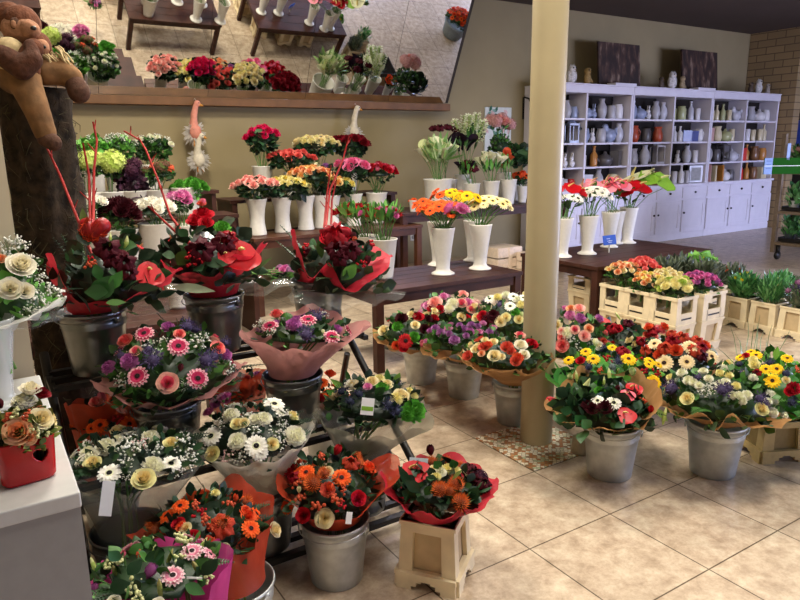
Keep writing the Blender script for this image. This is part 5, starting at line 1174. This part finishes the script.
# grass blades of that bouquet
t_ = [o for o in COL.objects if o.get('label', '').startswith('yellow gerbera and red flower')][0]; b = MB(); rgz = random.Random(5)
for (x0, y0, x1, y1) in ((738, 362, 728, 320), (742, 360, 734, 332), (744, 362, 748, 318), (750, 358, 754, 325), (756, 356, 757, 322), (760, 356, 764, 330), (766, 358, 772, 325), (752, 360, 760, 315), (735, 364, 718, 348), (775, 358, 790, 330), (746, 360, 740, 340), (770, 358, 766, 338)):
    p, q = at_d(x0, y0, 3.15), at_d(x1, y1, 3.15+rgz.uniform(-.08, .08)); m_ = p.lerp(q, .55)+Vector((rgz.uniform(-.02, .02), 0, .01)); b.tube([p-t_.location, m_-t_.location, q-t_.location], [.002, .0018, .0006], leafm('#7d8f6a'), 4)
b.build('grass_blades', t_)
# small stand cap seen on the mosaic
b = MB(); b.lathe([(.0, 0), (.045, 0), (.047, .01), (.04, .075), (.036, .085), (.0, .085)], mat('#b3a88c', .5), 20); g = at_z(580, 452, 0); tag(b.build('pot_stand', None, (g.x, g.y, 0)), 'small beige pot stand on the floor between column and kraft bouquet bucket', 'stand')

# ------------------------------------------------------------------ vases on the gerbera table
def vz(kind, px, py, z, label, s=1.0, y=None):
    g = at_z(px, py, z) if y is None else at_y(px, py, y)
    g.y = min(g.y, 4.33); g.z = z; vase(kind, (g.x, g.y, z+.0005), label, s); return g, z+VH[kind]*s
def cloud(px, py, y): return at_y(px, py, y)
g, tp = vz('tall', 443, 274, TH, 'tall white vase of orange gerberas on the dark table'); dp = depth(g)/F_PX
bunch('gerbera_bunch', 'bunch of bright orange gerberas in the tall white vase', g, tp, at_y(441, 214, g.y), (24*dp, 17*dp), 10*dp, 'gor', 32, 5.8*dp, GREENS, 0, seed=61, nstem=34, mouth=.062, tilt=.7)
bunch('gerbera_bunch', 'small bunch of yellow gerberas tucked right of the orange ones', g, tp, at_y(466, 200, g.y+.05), (12*dp, 9*dp), 6*dp, 'gye', 6, 7*dp, GREENS, 0, seed=62, mouth=.03, nstem=4)
bunch('carnation_bunch', 'pair of pink white carnations at the right rim of the orange gerbera vase', g, tp, at_y(460, 211, g.y-.17), (9*dp, 4*dp), 4*dp, 'cpk cpw', 5, 6.5*dp, GREENS, 0, seed=63, mouth=.03, nstem=3)
g, tp = vz('tall', 480, 269, TH, 'tall white vase of pale yellow gerberas on the dark table'); dp = depth(g)/F_PX
bunch('gerbera_bunch', 'bunch of pale yellow cream gerberas in the right hand tall vase', g, tp, at_y(488, 209, g.y), (22*dp, 15*dp), 10*dp, 'gcy', 22, 6.2*dp, GREENS, 0, seed=64, nstem=24, tilt=.7)
g, tp = vz('tall', 433, 264, TH, 'tall white vase behind the orange gerbera vase, left side'); dp = depth(g)/F_PX
bunch('gerbera_bunch', 'orange red gerberas behind, at the left of the orange bunch', g, tp, at_y(424, 208, g.y), (11*dp, 8*dp), 7*dp, 'gor', 6, 5.8*dp, GREENS, 0, seed=65, nstem=8)
g, tp = vz('tall', 455, 257, TH, 'tall white vase behind between the two gerbera vases', .96); dp = depth(g)/F_PX
bunch('gerbera_bunch', 'mixed yellow orange gerberas at the back of the table', g, tp, at_y(450, 200, g.y), (22*dp, 12*dp), 8*dp, 'gye gor', 12, 6*dp, GREENS, 0, seed=66, nstem=8)
GR = [leafm('#4f8a3a'), leafm('#67a04a'), leafm('#2f5f28'), leafm('#7ab25c')]
for px, py, s, codes, lab, lab2, sd in ((384, 279, 1.18, 'crd crd cpk', 'conical white pot of red and pink daisies on the table corner', 'red and pink daisies with fresh green stems, right pot on table corner', 67), (358, 272, 1.18, 'crd rrd', 'conical white pot of red daisies behind the red tissue bouquet', 'red daisies with fresh green stems, left pot on table corner', 68)):
    g, tp = vz('cone', px, py, TH, lab, s); dp = depth(g)/F_PX; hx = px+(0 if sd == 67 else 0)
    bunch('daisy_bunch', lab2, g, tp, at_y(hx-2, 216 if sd == 67 else 213, g.y), (21*dp, 15*dp), 6*dp, codes, 20, 4.6*dp, GR, 150, .1, .14, seed=sd, nstem=30, up=3.0, low=1.0, core=False, mouth=.07)
# ------------------------------------------------------------------ rose vases by the wall
RL = DEEP
def rose_vase(kind, px, pyb, z, y, s, vlab, hx, hy, hw, hh, codes, n, r, flab, seed, name='rose_bunch', leaves=RL, nl=90, ls=.075, lw=.42, dy=.0):
    g = at_y(px, pyb, y); g.z = z; vase(kind, (g.x, y, z+.0005), vlab, s); dp = depth(g)/F_PX
    bunch(name, flab, g, z+VH[kind]*s, at_y(hx, hy, y+dy), (hw*dp, hw*dp*.75), hh*dp, codes, n, r*dp, leaves, nl, ls, lw, seed=seed, low=.9, tilt=.6)
ZS = 1.03
rose_vase('cone', 263, 178, ZS, 6.42, 1.22, 'white vase on the riser under the crimson roses', 262, 140, 16, 11, 'rcs', 13, 5.4, 'crimson pink roses standing tall in the topmost left vase by the wall', 71, nl=130)
rose_vase('cone', 318, 178, ZS, 6.42, 1.1, 'white vase on the riser under the cream roses', 316, 146, 21, 8, 'pcr rcr', 32, 4.3, 'creamy yellow roses in the upper row, right of crimson roses', 72, nl=110)
rose_vase('cone', 292, 178, ZS, 6.32, .95, 'white vase on the riser under the coral roses', 290, 160, 24, 8, 'rco', 24, 4.2, 'coral roses in the upper row below the cream roses', 73, nl=110)
rose_vase('cone', 350, 178, ZS, 6.54, 1.1, 'white vase on the riser under the dark red roses', 350, 146, 18, 8, 'rdr', 22, 5.5, 'dark red roses in the upper row below the hanging goose', 74, nl=130)
rose_vase('waist', 258, 231, ZB, 5.95, 1.0, 'waisted white vase of pale pink roses at the left end of the bench', 257, 188, 22, 9, 'rpp', 26, 4.8, 'pale pink roses at the left end of the bench', 75)
rose_vase('waist', 283, 226, ZB, 6.0, 1.0, 'waisted white vase of yellow roses, second on the bench', 286, 188, 24, 9, 'ryl pcr', 30, 4.3, 'pale yellow roses, second from the left on the bench', 76)
rose_vase('waist', 306, 225, ZB, 6.05, 1.0, 'waisted white vase of peach yellow roses, third on the bench', 310, 178, 22, 10, 'rpy rpe', 30, 4.4, 'peach and yellow roses, third from the left on the bench', 77)
rose_vase('waist', 332, 222, ZB, 6.05, .97, 'waisted white vase of apricot roses, fourth on the bench', 336, 186, 17, 7, 'rpy ryl', 14, 5, 'apricot yellow roses behind the red sticks, fourth on the bench', 78)
rose_vase('waist', 354, 222, ZB, 6.07, .97, 'waisted white vase of pink roses, fifth on the bench', 352, 170, 17, 8, 'rhp', 9, 7, 'bright pink roses above the apricot ones, near the dark red roses', 79, nl=110)
rose_vase('cone', 377, 216, ZB, 6.06, 1.3, 'white vase of red chrysanthemums at the right end of the bench', 376, 174, 20, 8, 'crd rrd bpk', 36, 4.2, 'red flowers in the white vase at the right end of the bench', 80, 'red_flower_bunch', nl=60, ls=.05)
g = at_y(318, 226, 6.1); rose_vase('waist', 322, 226, ZB, 6.09, .98, 'waisted white vase half hidden behind the apricot roses', 322, 172, 14, 7, 'ppu bwh', 5, 4.5, 'few lilac and white blooms behind the apricot roses', 81, nl=50)
# ------------------------------------------------------------------ green stand at the far left
def lv(kind, px, y, z, s, vlab, hx, hy, hw, hh, codes, n, r, flab, seed, name, leaves=GREENS, nl=80, ls=.05, lw=.4, m=None):
    dpx = at_y(px, 200, y); g = Vector((dpx.x, y, z)); vase(kind, (g.x, y, z+.0005), vlab, s, group='white pots on the stepped stand', m=m); dp = depth(g)/F_PX
    bunch(name, flab, g, z+VH[kind]*s, at_y(hx, hy, y), (hw*dp, hw*dp*.7), hh*dp, codes, n, r*dp, leaves, nl, ls, lw, seed=seed, low=.9, tilt=.7)
lv('tub', 93, 6.32, 1.14, .95, 'white tub of leafy greens, topmost left on the stepped stand', 92, 150, 18, 14, 'gyp mgr', 6, 4, 'bushy bright green foliage bunch beside the dark trunk', 91, 'green_foliage_bunch', BRIGHT, 170, .07, .45)
lv('tub', 122, 6.36, 1.14, .95, 'white tub of greens, second on the top step', 118, 148, 17, 13, 'gyp', 10, 4, 'green foliage with tiny pale blooms, middle of top step', 92, 'green_foliage_bunch', BRIGHT[:2]+GREENS[:2], 170, .06, .45)
lv('tub', 152, 6.36, 1.14, .9, 'white tub of greens with white tips, right end of top step', 153, 148, 19, 12, 'gyp pwh', 14, 3.6, 'dark green bunch with white tips, right end of top step', 93, 'green_foliage_bunch', GREENS, 170, .06, .45)
lv('tub', 88, 5.85, .96, .85, 'white tub of yellow green hydrangea at left, behind the rack', 88, 168, 14, 9, 'hlg', 5, 9, 'yellow green hydrangea heads beside the trunk', 94, 'hydrangea_bunch', GREENS, 60)
lv('tub', 112, 5.85, .96, .85, 'white tub of lime hydrangea on the middle step', 113, 168, 8, 8, 'hlg', 3, 11, 'round lime green hydrangea head above the dark carnations', 95, 'hydrangea_bunch', GREENS, 50)
lv('tub', 134, 5.85, .96, .85, 'white tub of dark purple foliage on the middle step', 132, 186, 13, 22, 'hdk', 5, 7, 'dark purple leaf plumes on the middle step', 96, 'dark_foliage_bunch', [leafm('#3a2230'), leafm('#4a2c3a'), leafm('#2a1822'), leafm('#55354a')], 150, .07, .45)
lv('tub', 158, 5.85, .96, .85, 'white tub of brown green berries on the middle step', 160, 174, 16, 8, 'hbr bro', 7, 6, 'brownish green berry sprays right of the purple foliage', 97, 'berry_bunch', GREENS, 90)
lv('tub', 186, 5.76, .96, .9, 'white tub of fresh green pompons at the right of the stand', 189, 190, 16, 9, 'mgr', 14, 6, 'fresh lime green pompons near the hanging geese', 98, 'green_pompon_bunch', BRIGHT, 60)
lv('tub', 118, 5.35, .68, .95, 'white tub of dark maroon carnations on the low step', 119, 218, 17, 15, 'cdk', 14, 9, 'very dark maroon carnations above the red heart bouquet', 99, 'carnation_bunch', GREENS, 40)
lv('tub', 154, 5.38, .68, 1.05, 'white tub of white carnations on the low step', 152, 212, 21, 10, 'cwh', 20, 7, 'white carnations on grey green stems beside the maroon ones', 100, 'carnation_bunch', GREY_G, 30, .08, .12)
lv('tub', 181, 5.38, .68, .95, 'white tub of pink white carnations at the right of the low step', 181, 202, 10, 7, 'cpw cpk', 7, 7, 'pink and white carnations right of the white ones', 101, 'carnation_bunch', GREENS, 40)
lv('tub', 95, 5.38, .68, .95, 'white tub of white flowers at left of the low step', 95, 205, 12, 6, 'cwh', 8, 6, 'white flowers half hidden beside the dark trunk', 102, 'carnation_bunch', GREENS, 40)
# small pink azalea in a white pot between the metal buckets
gp = at_y(282, 310, 4.05); vase('cone', (.98, 4.05, TH+.0005), 'white pot of a pinkish purple plant on the left dark table edge', .9); dp = depth((.98, 4.05, .8))/F_PX
bunch('pink_plant', 'pinkish purple flowering plant seen left of the leaning red bouquet', (.98, 4.05, TH), TH+.22, at_y(282, 275, 4.3), (12*dp, 10*dp), 8*dp, 'cpk hpu', 9, 5*dp, GREENS, 60, seed=104)
# ------------------------------------------------------------------ wall table with callas
def wv(kind, px, pyb, y, s, vlab, hx, hy, hw, hh, codes, n, r, flab, seed, name, leaves=GREENS, nl=40, ls=.08, lw=.2, up=2.0, z=ZW, core=False):
    g = at_y(px, pyb, y); g.z = z; vase(kind, (g.x, y, z+.0005), vlab, s); dp = depth(g)/F_PX
    bunch(name, flab, g, z+VH[kind]*s, at_y(hx, hy, y), (hw*dp, hw*dp*.7), hh*dp, codes, n, r*dp, leaves, nl, ls, lw, seed=seed, low=.9, tilt=.45, up=up, core=core, nstem=n)
wv('tub', 438, 205, 6.07, 1.22, 'large white tub of white callas on the wall table', 438, 156, 15, 9, 'kwh kgr', 18, 8, 'tall white green callas with thick stems in the large tub', 111, 'calla_bunch', [leafm('#8fb06a'), leafm('#a5c080'), leafm('#6f9a50'), leafm('#b5cc94')], 120, .2, .09)
wv('tub', 444, 200, 6.3, 1.15, 'white tub behind the white callas holding dark round heads', 441, 132, 19, 5, 'udk', 4, 4.6, 'dark maroon round flower heads rising above the white callas', 112, 'scabiosa_bunch', nl=0)
wv('tall', 462, 205, 6.2, 1.0, 'white vase behind with pale green white hyacinths', 470, 138, 16, 14, 'hwh', 7, 10, 'pale green white hyacinth spikes left of the pink flowers', 113, 'hyacinth_bunch', nl=30, ls=.14, lw=.14)
wv('tall', 466, 205, 6.15, .85, 'white vase of blackish callas, near the large tub', 460, 146, 11, 5, 'kdk', 7, 8, 'blackish purple callas just right of the white callas', 114, 'calla_bunch', nl=20, ls=.14, lw=.12)
wv('cone', 472, 207, 5.93, 1.05, 'small conical white pot of black tulips', 467, 170, 9, 5, 'kdk udk', 7, 6, 'black blooms over fresh green stems in a small pot', 115, 'black_calla_bunch', GR, 70, .12, .12, 3)
wv('cone', 491, 206, 5.93, 1.12, 'small conical white pot of white callas, middle', 490, 166, 12, 8, 'kwh', 10, 6.5, 'small white callas in the middle conical pot', 116, 'calla_bunch', GR, 70, .12, .12, 3)
wv('cone', 508, 204, 5.93, 1.15, 'small conical white pot of red and white callas, by column', 505, 164, 8, 8, 'kor kwh kor', 8, 6.5, 'red orange and white callas in the right conical pot', 117, 'calla_bunch', GR, 60, .12, .12, 3)
wv('tall', 503, 203, 6.28, 1.0, 'white vase behind holding pink flowers with many leaves', 499, 126, 11, 7, 'hpk rpp', 9, 6, 'pale pink flowers on a leafy green bush before the small painting', 118, 'pink_flower_bunch', GREENS, 30)
g = at_y(501, 160, 6.28); t_ = [o for o in COL.objects if o.get('label', '').startswith('pale pink flowers on a leafy')][0]
foliage('leafy_stems', t_, at_y(500, 150, 6.28), .13, .2, 170, GREENS, random.Random(3), .06, .3, 4, low=.95)
wv('cone', 522, 206, 5.98, .8, 'small dark pot of orange flowers beside the column', 521, 180, 8, 6, 'bor gor', 8, 5.5, 'orange red flowers low beside the column', 119, 'orange_flower_bunch', DEEP, 60, .06, .4)
wv('cone', 517, 200, 6.25, 1.0, 'pot of large dark green leaves behind the column', 520, 158, 12, 12, 'mgr', 1, 2, 'large dark green leaves left of the column below the painting', 120, 'dark_leaf_plant', DEEP, 120, .11, .5)
wv('cone', 413, 214, 5.88, .5, 'tiny dark pot at the left end of the wall table', 413, 203, 4, 3, 'gor', 3, 3, 'tiny orange flowers at the left end of the wall table', 121, 'orange_flower_bunch', DEEP, 14, .03, .4)
# wooden crate under the wall table
for (px, py, sz, lab) in ((510, 278, (.36, .3, .36), 'pale wooden box on the floor behind the gerbera table, left of the column'), (545, 280, (.3, .3, .3), 'second pale wooden box on the floor, mostly hidden by the column')):
    g = at_z(px, py, 0); b = MB(); W_, D_, H_ = sz; pm = mat('#e6d2bc', .6, var=.12)
    g = Vector((g.x, g.y+.16, 0))
    for k in range(3): b.box((0, -D_/2, H_*(.18+.32*k)), (W_, .014, H_*.28), pm); b.box((-W_/2, 0, H_*(.18+.32*k)), (.014, D_, H_*.28), pm); b.box((W_/2, 0, H_*(.18+.32*k)), (.014, D_, H_*.28), pm); b.box((0, D_/2, H_*(.18+.32*k)), (W_, .014, H_*.28), pm)
    b.box((0, 0, H_-.01), (W_, D_, .014), pm); b.box((0, -D_/2-.01, H_*.5), (W_*.14, .014, H_), pm)
    tag(b.build('wooden_box', None, g, smooth=False), lab, 'box', 'wooden boxes')
# ------------------------------------------------------------------ right hand table vases
def tv(px, pyb, s, vlab, hx, hy, hw, hh, codes, n, r, flab, seed, name, nl=30, leaves=GREENS, ls=.09, lw=.2):
    g = at_z(px, pyb, TH); g.x = max(g.x, 4.15); g.y = min(g.y, 4.3); vase('tall', (g.x, g.y, TH+.0005), vlab, s); dp = depth(g)/F_PX
    bunch(name, flab, g, TH+.35*s, at_y(hx, hy, g.y), (hw*dp, hw*dp*.6), hh*dp, codes, n, r*dp, leaves, nl, ls, lw, seed=seed, low=.95, tilt=.5, up=1.2, core=False, nstem=n); return g, dp
tv(587, 254, .96, 'tall white vase of white gerberas, front of the right hand table', 594, 198, 15, 8, 'gwh', 14, 6.3, 'white dark eyed gerberas in the front vase, right of the column', 131, 'gerbera_bunch', 20)
g, dp = tv(609, 247, .93, 'tall white vase of pink anthuriums, middle of the right hand table', 613, 190, 13, 8, 'asa apk', 8, 9, 'salmon pink anthuriums in the middle vase', 132, 'anthurium_bunch', 20)
tv(627, 243, .98, 'tall white vase of red and green anthuriums, right of the three', 629, 195, 14, 10, 'ard ard ard', 9, 10, 'glossy red anthuriums in the right vase', 133, 'anthurium_bunch', 20)
g = at_z(627, 243, TH); dp = depth(g)/F_PX
bunch('green_anthurium_bunch', 'large green and white anthuriums standing behind the red ones', g, TH+.34, at_y(646, 186, g.y+.05), (17*dp, 8*dp), 8*dp, 'agr awh agr', 6, 12*dp, GREENS, 0, seed=134, nstem=6, tilt=.5)
g, dp = tv(562, 257, .95, 'tall white vase half hidden behind the column on the right hand table', 568, 203, 12, 7, 'gwh gwh', 7, 6, 'white gerberas half hidden behind the column', 135, 'gerbera_bunch', 20)
bunch('anthurium_bunch', 'red anthuriums behind the white gerberas beside the column', g, TH+.33, at_y(568, 194, g.y+.08), (15*dp, 8*dp), 6*dp, 'ard', 7, 8.5*dp, GREENS, 0, seed=136, nstem=6, tilt=.5)
tv(597, 241, .9, 'tall white vase at the back holding pink anthuriums', 592, 190, 10, 5, 'apk', 4, 9, 'pale pink anthuriums at the back of the right hand table', 137, 'anthurium_bunch', 10)
# blue price tag on a stick
p = at_z(613, 252, TH); a = at_d(609.5, 240, depth(p)-.05)
t = thing('price_tag', 'blue price tag on a white stick above the small roses', 'sign', (a.x, a.y, .45))
b = MB(); b.tube([(0, 0, 0), (0, 0, a.z-.45)], .006, WHITEP, 6); b.build('stick', t)
b = MB(); Rm = Matrix((RT, UP, -FW)).transposed() @ Matrix.Rotation(.12, 3, 'Z')
b.box((0, 0, a.z-.45), (.115, .085, .008), mat('#3f63c4', .35, var=.05), tilt=Rm); b.build('blue_card', t, smooth=False, bevel=.002)
b = MB(); 
for k, (u, v, w) in enumerate(((-.01, .012, .03), (.0, -.008, .045), (.002, -.022, .03))): b.box(Vector((0, 0, a.z-.45))+Rm @ Vector((u, v, .005)), (w, .005, .002), mat('#c9d4ee', .5), tilt=Rm)
b.build('printed_lines', t, smooth=False)

# ------------------------------------------------------------------ crates of small roses and potted plants
def crate_roses(x, y, codes, n, r, lab, flab, seed, rz=0, W=.23, name='rose_bunch', leaves=GREENS, H=.24, collar=.2, rad=.125, hh=.065, up=.08, nl=60, ls=.05, lw=.35, extra_h=0):
    crate((x, y, 0), lab, W, W, H, False, rz, collar); top = H+collar
    return bunch(name, flab, (x, y, 0), top, (x, y, top+.035+extra_h), rad*W/.23, hh+.015, codes, n, r, leaves, nl, ls, lw, seed=seed, mouth=.08, low=.6, tilt=.5)
crate_roses(4.195, 3.395, 'rpy rpe rcr', 30, .026, 'tall cream crate of tan peach roses, leftmost in front of the right table', 'tan and peach small roses in the leftmost tall crate', 201, extra_h=.045, hh=.07)
crate_roses(4.195, 3.165, 'rpy ryl rpe', 24, .026, 'tall cream crate of peach yellow roses, second from left', 'peach yellow small roses in the second tall crate', 202)
crate_roses(4.195, 2.935, 'pcr mlg pcr', 26, .034, 'tall cream crate of yellow green carnations at the near corner', 'pale yellow green carnations in the near corner crate', 203, name='carnation_bunch', hh=.06)
crate_roses(4.425, 3.395, 'rco rsa rco', 30, .028, 'tall cream crate of coral red roses against the table', 'coral red small roses in the crate behind the peach ones', 204, extra_h=.05, hh=.075)
crate_roses(4.425, 3.165, 'pcr rcr', 26, .027, 'tall cream crate of cream roses in the middle of the group', 'cream small roses in the middle crate of the group', 205)
crate_roses(4.49, 2.935, 'cpk mpu cpk', 40, .024, 'tall cream crate of magenta pink blooms at the right of the group', 'magenta pink blooms in the right hand tall crate', 206, name='pink_carnation_bunch', W=.27)
HEATH = [leafm('#54614a'), leafm('#66705a'), leafm('#3f4a38'), leafm('#77806a')]
for x, y, codes, lv_, nm, l1, l2, sd in ((4.665, 3.39, 'spu', HEATH, 'lavender_bunch', 'tall cream crate of grey green lavender beside the coral roses', 'grey green lavender beside the coral roses', 231), (4.90, 3.39, 'sgr', HEATH, 'lavender_bunch', 'tall cream crate of olive lavender, second behind the magenta blooms', 'olive lavender further right behind the magenta blooms', 232),
    (5.13, 3.36, 'bye lgr', BRIGHT, 'primrose_bunch', 'tall cream crate of bright primroses behind the yellow tulips', 'bright green primroses with yellow buds, back right of the tall crates', 233), (4.90, 3.15, 'sgr spu', HEATH, 'thyme_bunch', 'tall cream crate of grey green herbs behind the magenta blooms', 'grey green herbs just behind the magenta blooms', 234)):
    crate((x, y, 0), l1, .222, .222, .24, False, 0, .15)
    bunch(nm, l2, (x, y, 0), .39, (x, y, .45), .12, .13, codes, 9, .016, lv_, 520, .1, .1 if lv_ is HEATH else .3, seed=sd, mouth=.08, low=.95, up=1.8, tilt=.4, core=False, nstem=8)
GRASS = [leafm('#4a8a4a'), leafm('#5fa05a'), leafm('#33663a'), leafm('#78b06c')]
HEATH = [leafm('#54614a'), leafm('#66705a'), leafm('#3f4a38'), leafm('#77806a')]
def low_crate(x, y, lab, flab, codes, n, r, leaves, seed, name, W=.222, H=.25, nl=460, ls=.1, lw=.12, hh=.11, up=2.2, group='low cream crates'):
    crate((x, y, 0), lab, W, W, H, True, 0, 0, group)
    return bunch(name, flab, (x, y, 0), H, (x, y, H+.07), .1, hh, codes, n, r, leaves, nl, ls, lw, seed=seed, mouth=.08, low=.95, up=up, tilt=.4, core=False, nstem=10)
low_crate(5.36, 3.10, 'low cream crate with yellow tulips, left end of the right row', 'yellow tulip bunch with green leaves in the low crate row', 'bye bye lgr', 12, .022, GRASS, 211, 'tulip_bunch')
low_crate(5.36, 2.865, 'low cream crate with fresh green grass, middle of the right row', 'fresh green grassy stems in the middle low crate', 'bgr', 4, .012, GRASS, 212, 'green_stem_bunch', nl=480, ls=.12, lw=.05)
low_crate(5.36, 2.63, 'low cream crate with purple heather, right end of the row', 'dull purple heather in the low crate at the right edge', 'spu hpu', 12, .026, HEATH, 213, 'heather_bunch', nl=160)
low_crate(5.62, 3.36, 'low cream crate of terracotta stems behind the yellow tulips', 'orange brown stems behind the yellow tulips', 'bro csa', 8, .022, HEATH, 214, 'orange_stem_bunch')
low_crate(5.64, 2.95, 'low cream crate of greens behind the grassy crate', 'mid green leaves behind the grassy crate', 'lgr', 4, .015, GRASS, 215, 'green_stem_bunch', nl=400)
low_crate(5.3, 3.58, 'low cream crate of grey green lavender behind the purple crate', 'grey green lavender in front of the primroses', 'spu', 4, .016, HEATH, 216, 'lavender_bunch', nl=420, ls=.1, lw=.06)
low_crate(5.72, 3.72, 'low cream crate of bright primroses behind the lavender', 'bright green yellow primroses behind the magenta crate', 'bye lgr', 12, .018, BRIGHT, 217, 'primrose_bunch', nl=150, ls=.06, lw=.4)
low_crate(5.85, 4.3, 'low cream crate of olive lavender beside the dark table end', 'olive grey lavender beside the end of the dark table', 'sgr', 5, .018, HEATH, 219, 'lavender_bunch', nl=420, ls=.11, lw=.06)
low_crate(6.12, 4.05, 'low cream crate of white cyclamen behind the primroses', 'small white cyclamen behind the primroses', 'gyp pwh', 6, .02, GRASS, 220, 'cyclamen_bunch', nl=120)
for x, y, lab in ((4.72, 3.98, 'cream flower crate standing under the right table, left one'), (5.08, 3.98, 'cream flower crate standing under the right table, right one'), (4.33, 3.85, 'cream flower crate under the right table behind its front leg')):
    crate((x, y, 0), lab, .24, .24, .3, False, 0, .12 if y < 3.9 else 0, 'crates under the table')
# black tray box of bulbs beyond the right table (seen best in the mirror)
t = thing('tray_box', 'black plastic tray on a brown box past the right table, seen in mirror', 'box', (6.1, 4.75, 0))
b = MB(); b.box((0, 0, .12), (.62, .42, .24), mat('#8a6844', .7, var=.15)); b.build('carton', t, smooth=False)
b = MB()
for s in (-1, 1): b.box((0, s*.2, .28), (.62, .014, .08), BLACKM); b.box((s*.303, 0, .28), (.014, .42, .08), BLACKM)
b.box((0, 0, .247), (.6, .4, .012), BLACKM); b.build('tray', t, smooth=False)
# planter of orange flowers seen at the right of the mirror
t = thing('stone_planter', 'stone planter of orange red flowers on the open floor, seen in the mirror', 'planter', (8.45, 3.45, 0))
b = MB(); b.lathe([(.0, 0), (.17, 0), (.2, .04), (.25, .26), (.27, .27), (.27, .31), (.24, .31), (.22, .26), (.0, .24)], mat('#7d8585', .8, var=.2), 28); b.build('pot', t)
foliage('foliage', t, (8.45, 3.45, .36), .26, .13, 120, GREENS, random.Random(8), .08, .4)
rg = random.Random(14)
for k in range(34):
    a = k*2.4; q = math.sqrt((k+.5)/34); p = Vector((8.45+.27*q*math.cos(a), 3.45+.27*q*math.sin(a), .38+.15*math.sqrt(1-q*q*.9))); put_flower(rg.choice(['gor', 'ror', 'csa']), t, p, (math.cos(a)*q, math.sin(a)*q, 1), .045, rg)

# ------------------------------------------------------------------ plant trolley at the right edge
tx0 = at_z(776, 262, 0); TX, TY = tx0.x+.68, tx0.y
t = thing('plant_trolley', 'tall wooden plant trolley with shelves of potted plants at the right edge', 'trolley', (TX, TY-.15, 0))
WOODG = mat('#7c6a55', .7, var=.2)
for sx in (-1, 1):
    for sy in (-1, 1): b = MB(); b.box((sx*.55, sy*.28, .85), (.05, .05, 1.5), WOODG); b.build('post', t, smooth=False)
SZ = (.22, .62, 1.12)
for z in SZ: b = MB(); b.box((0, 0, z), (1.14, .62, .035), WOODG); b.box((0, -.3, z+.03), (1.14, .014, .06), WOODG); b.build('shelf', t, smooth=False)
for sx in (-1, 1):
    for sy in (-1, 1): b = MB(); b.lathe([(.0, -.02), (.05, -.02), (.06, 0), (.05, .02), (.0, .02)], BLACKM, 14, (sx*.5, sy*.24, .06), axis=(0, 1, 0)); b.box((sx*.5, sy*.24, .14), (.04, .04, .13), BLACKM); b.build('caster', t)
rg = random.Random(31)
NM = {0: 'lowest', 1: 'middle', 2: 'top'}
for li, z in enumerate(SZ):
    b = MB(); tr = thing('plant_tray', 'black plant tray on the %s shelf of the trolley' % NM[li], 'tray', (TX, TY-.15, z+.019), 'trays on the trolley')
    b.box((0, 0, .02), (1.0, .5, .006), BLACKM)
    for s in (-1, 1): b.box((0, s*.25, .04), (1.0, .008, .04), BLACKM); b.box((s*.5, 0, .03), (.008, .5, .04), BLACKM)
    b.build('tray', tr, smooth=False)
    for k in range(4):
        x = TX-.42+.24*(k % 2); y = TY+.0-.2*(k//2); zb = z+.043
        pt_ = thing('potted_plant', 'leafy potted plant, %s at the %s, %s trolley shelf' % (['left', 'right'][k % 2], ['wall side', 'near side'][k//2], NM[li]), 'plant', (x, y, zb), 'plants on the trolley')
        b = MB(); b.lathe([(.0, 0), (.045, 0), (.06, .09), (.064, .1), (.058, .1), (.0, .08)], mat('#d5d2d0' if (k+li) % 2 else '#4a4e58', .5), 16); b.build('pot', pt_)
        foliage('foliage', pt_, (x, y, zb+.13), .085, .14, 70, GRASS if li < 2 else GREENS, rg, .12, .16, up=2, low=.8, core=False)
        if li == 2:
            for q in range(7): put_flower('hpk' if k < 2 else 'cpk', pt_, (x+rg.uniform(-.07, .07), y+rg.uniform(-.07, .05), zb+.2+rg.uniform(0, .05)), (rg.uniform(-.4, .4), -.6, .7), .032, rg)
# green and blue sign board clipped on the trolley
p = at_d(766.5, 158, depth((TX-.55, TY-.45, 1.3))); 
t = thing('shop_sign', 'green and pale blue plant sign board clipped on the trolley top', 'sign', (p.x, p.y, p.z))
dpx = depth(p)/F_PX; Rm = Matrix((_r, FW.cross(_r)*-1, Vector((0, 0, 1)))).transposed(); Rm = Matrix.Rotation(-YAW, 3, 'Z')
def sg(u0, v0, u1, v1, d, c, nm):
    b = MB(); b.box(Rm @ Vector(((u0+u1)/2*dpx, -d, -(v0+v1)/2*dpx)), (abs(u1-u0)*dpx, .01, abs(v1-v0)*dpx), mat(c, .85, var=.04, spec=.1), tilt=Rm); b.build(nm, t, smooth=False)
sg(-2, 0, 36, 16, 0, '#1c5214', 'green_board'); sg(-2, 0, 6, 16, .012, '#8ea6cf', 'blue_label'); sg(-2, 7.5, 36, 8.2, .014, '#e3e8d8', 'white_line'); sg(20, -14, 23, 2, .0, '#9fb4dc', 'clip_post')
b = MB()
for k in range(3): b.box(Rm @ Vector((2*dpx, -.02, -(3+k*3.5)*dpx)), (5*dpx, .003, .7*dpx), mat('#5f78a8', .5), tilt=Rm)
b.build('printed_lines', t, smooth=False)
# blue poster on the dark side wall
p = at_x(800, 120, 12.4); q = at_x(796, 147, 12.4)
b = MB(); b.box((12.435, p.y-.25, (p.z+q.z)/2), (.02, .7, abs(p.z-q.z)), mat('#3550b0', .5)); tag(b.build('blue_poster', smooth=False), 'blue poster on the dark wall above the trolley at the right edge', 'poster')
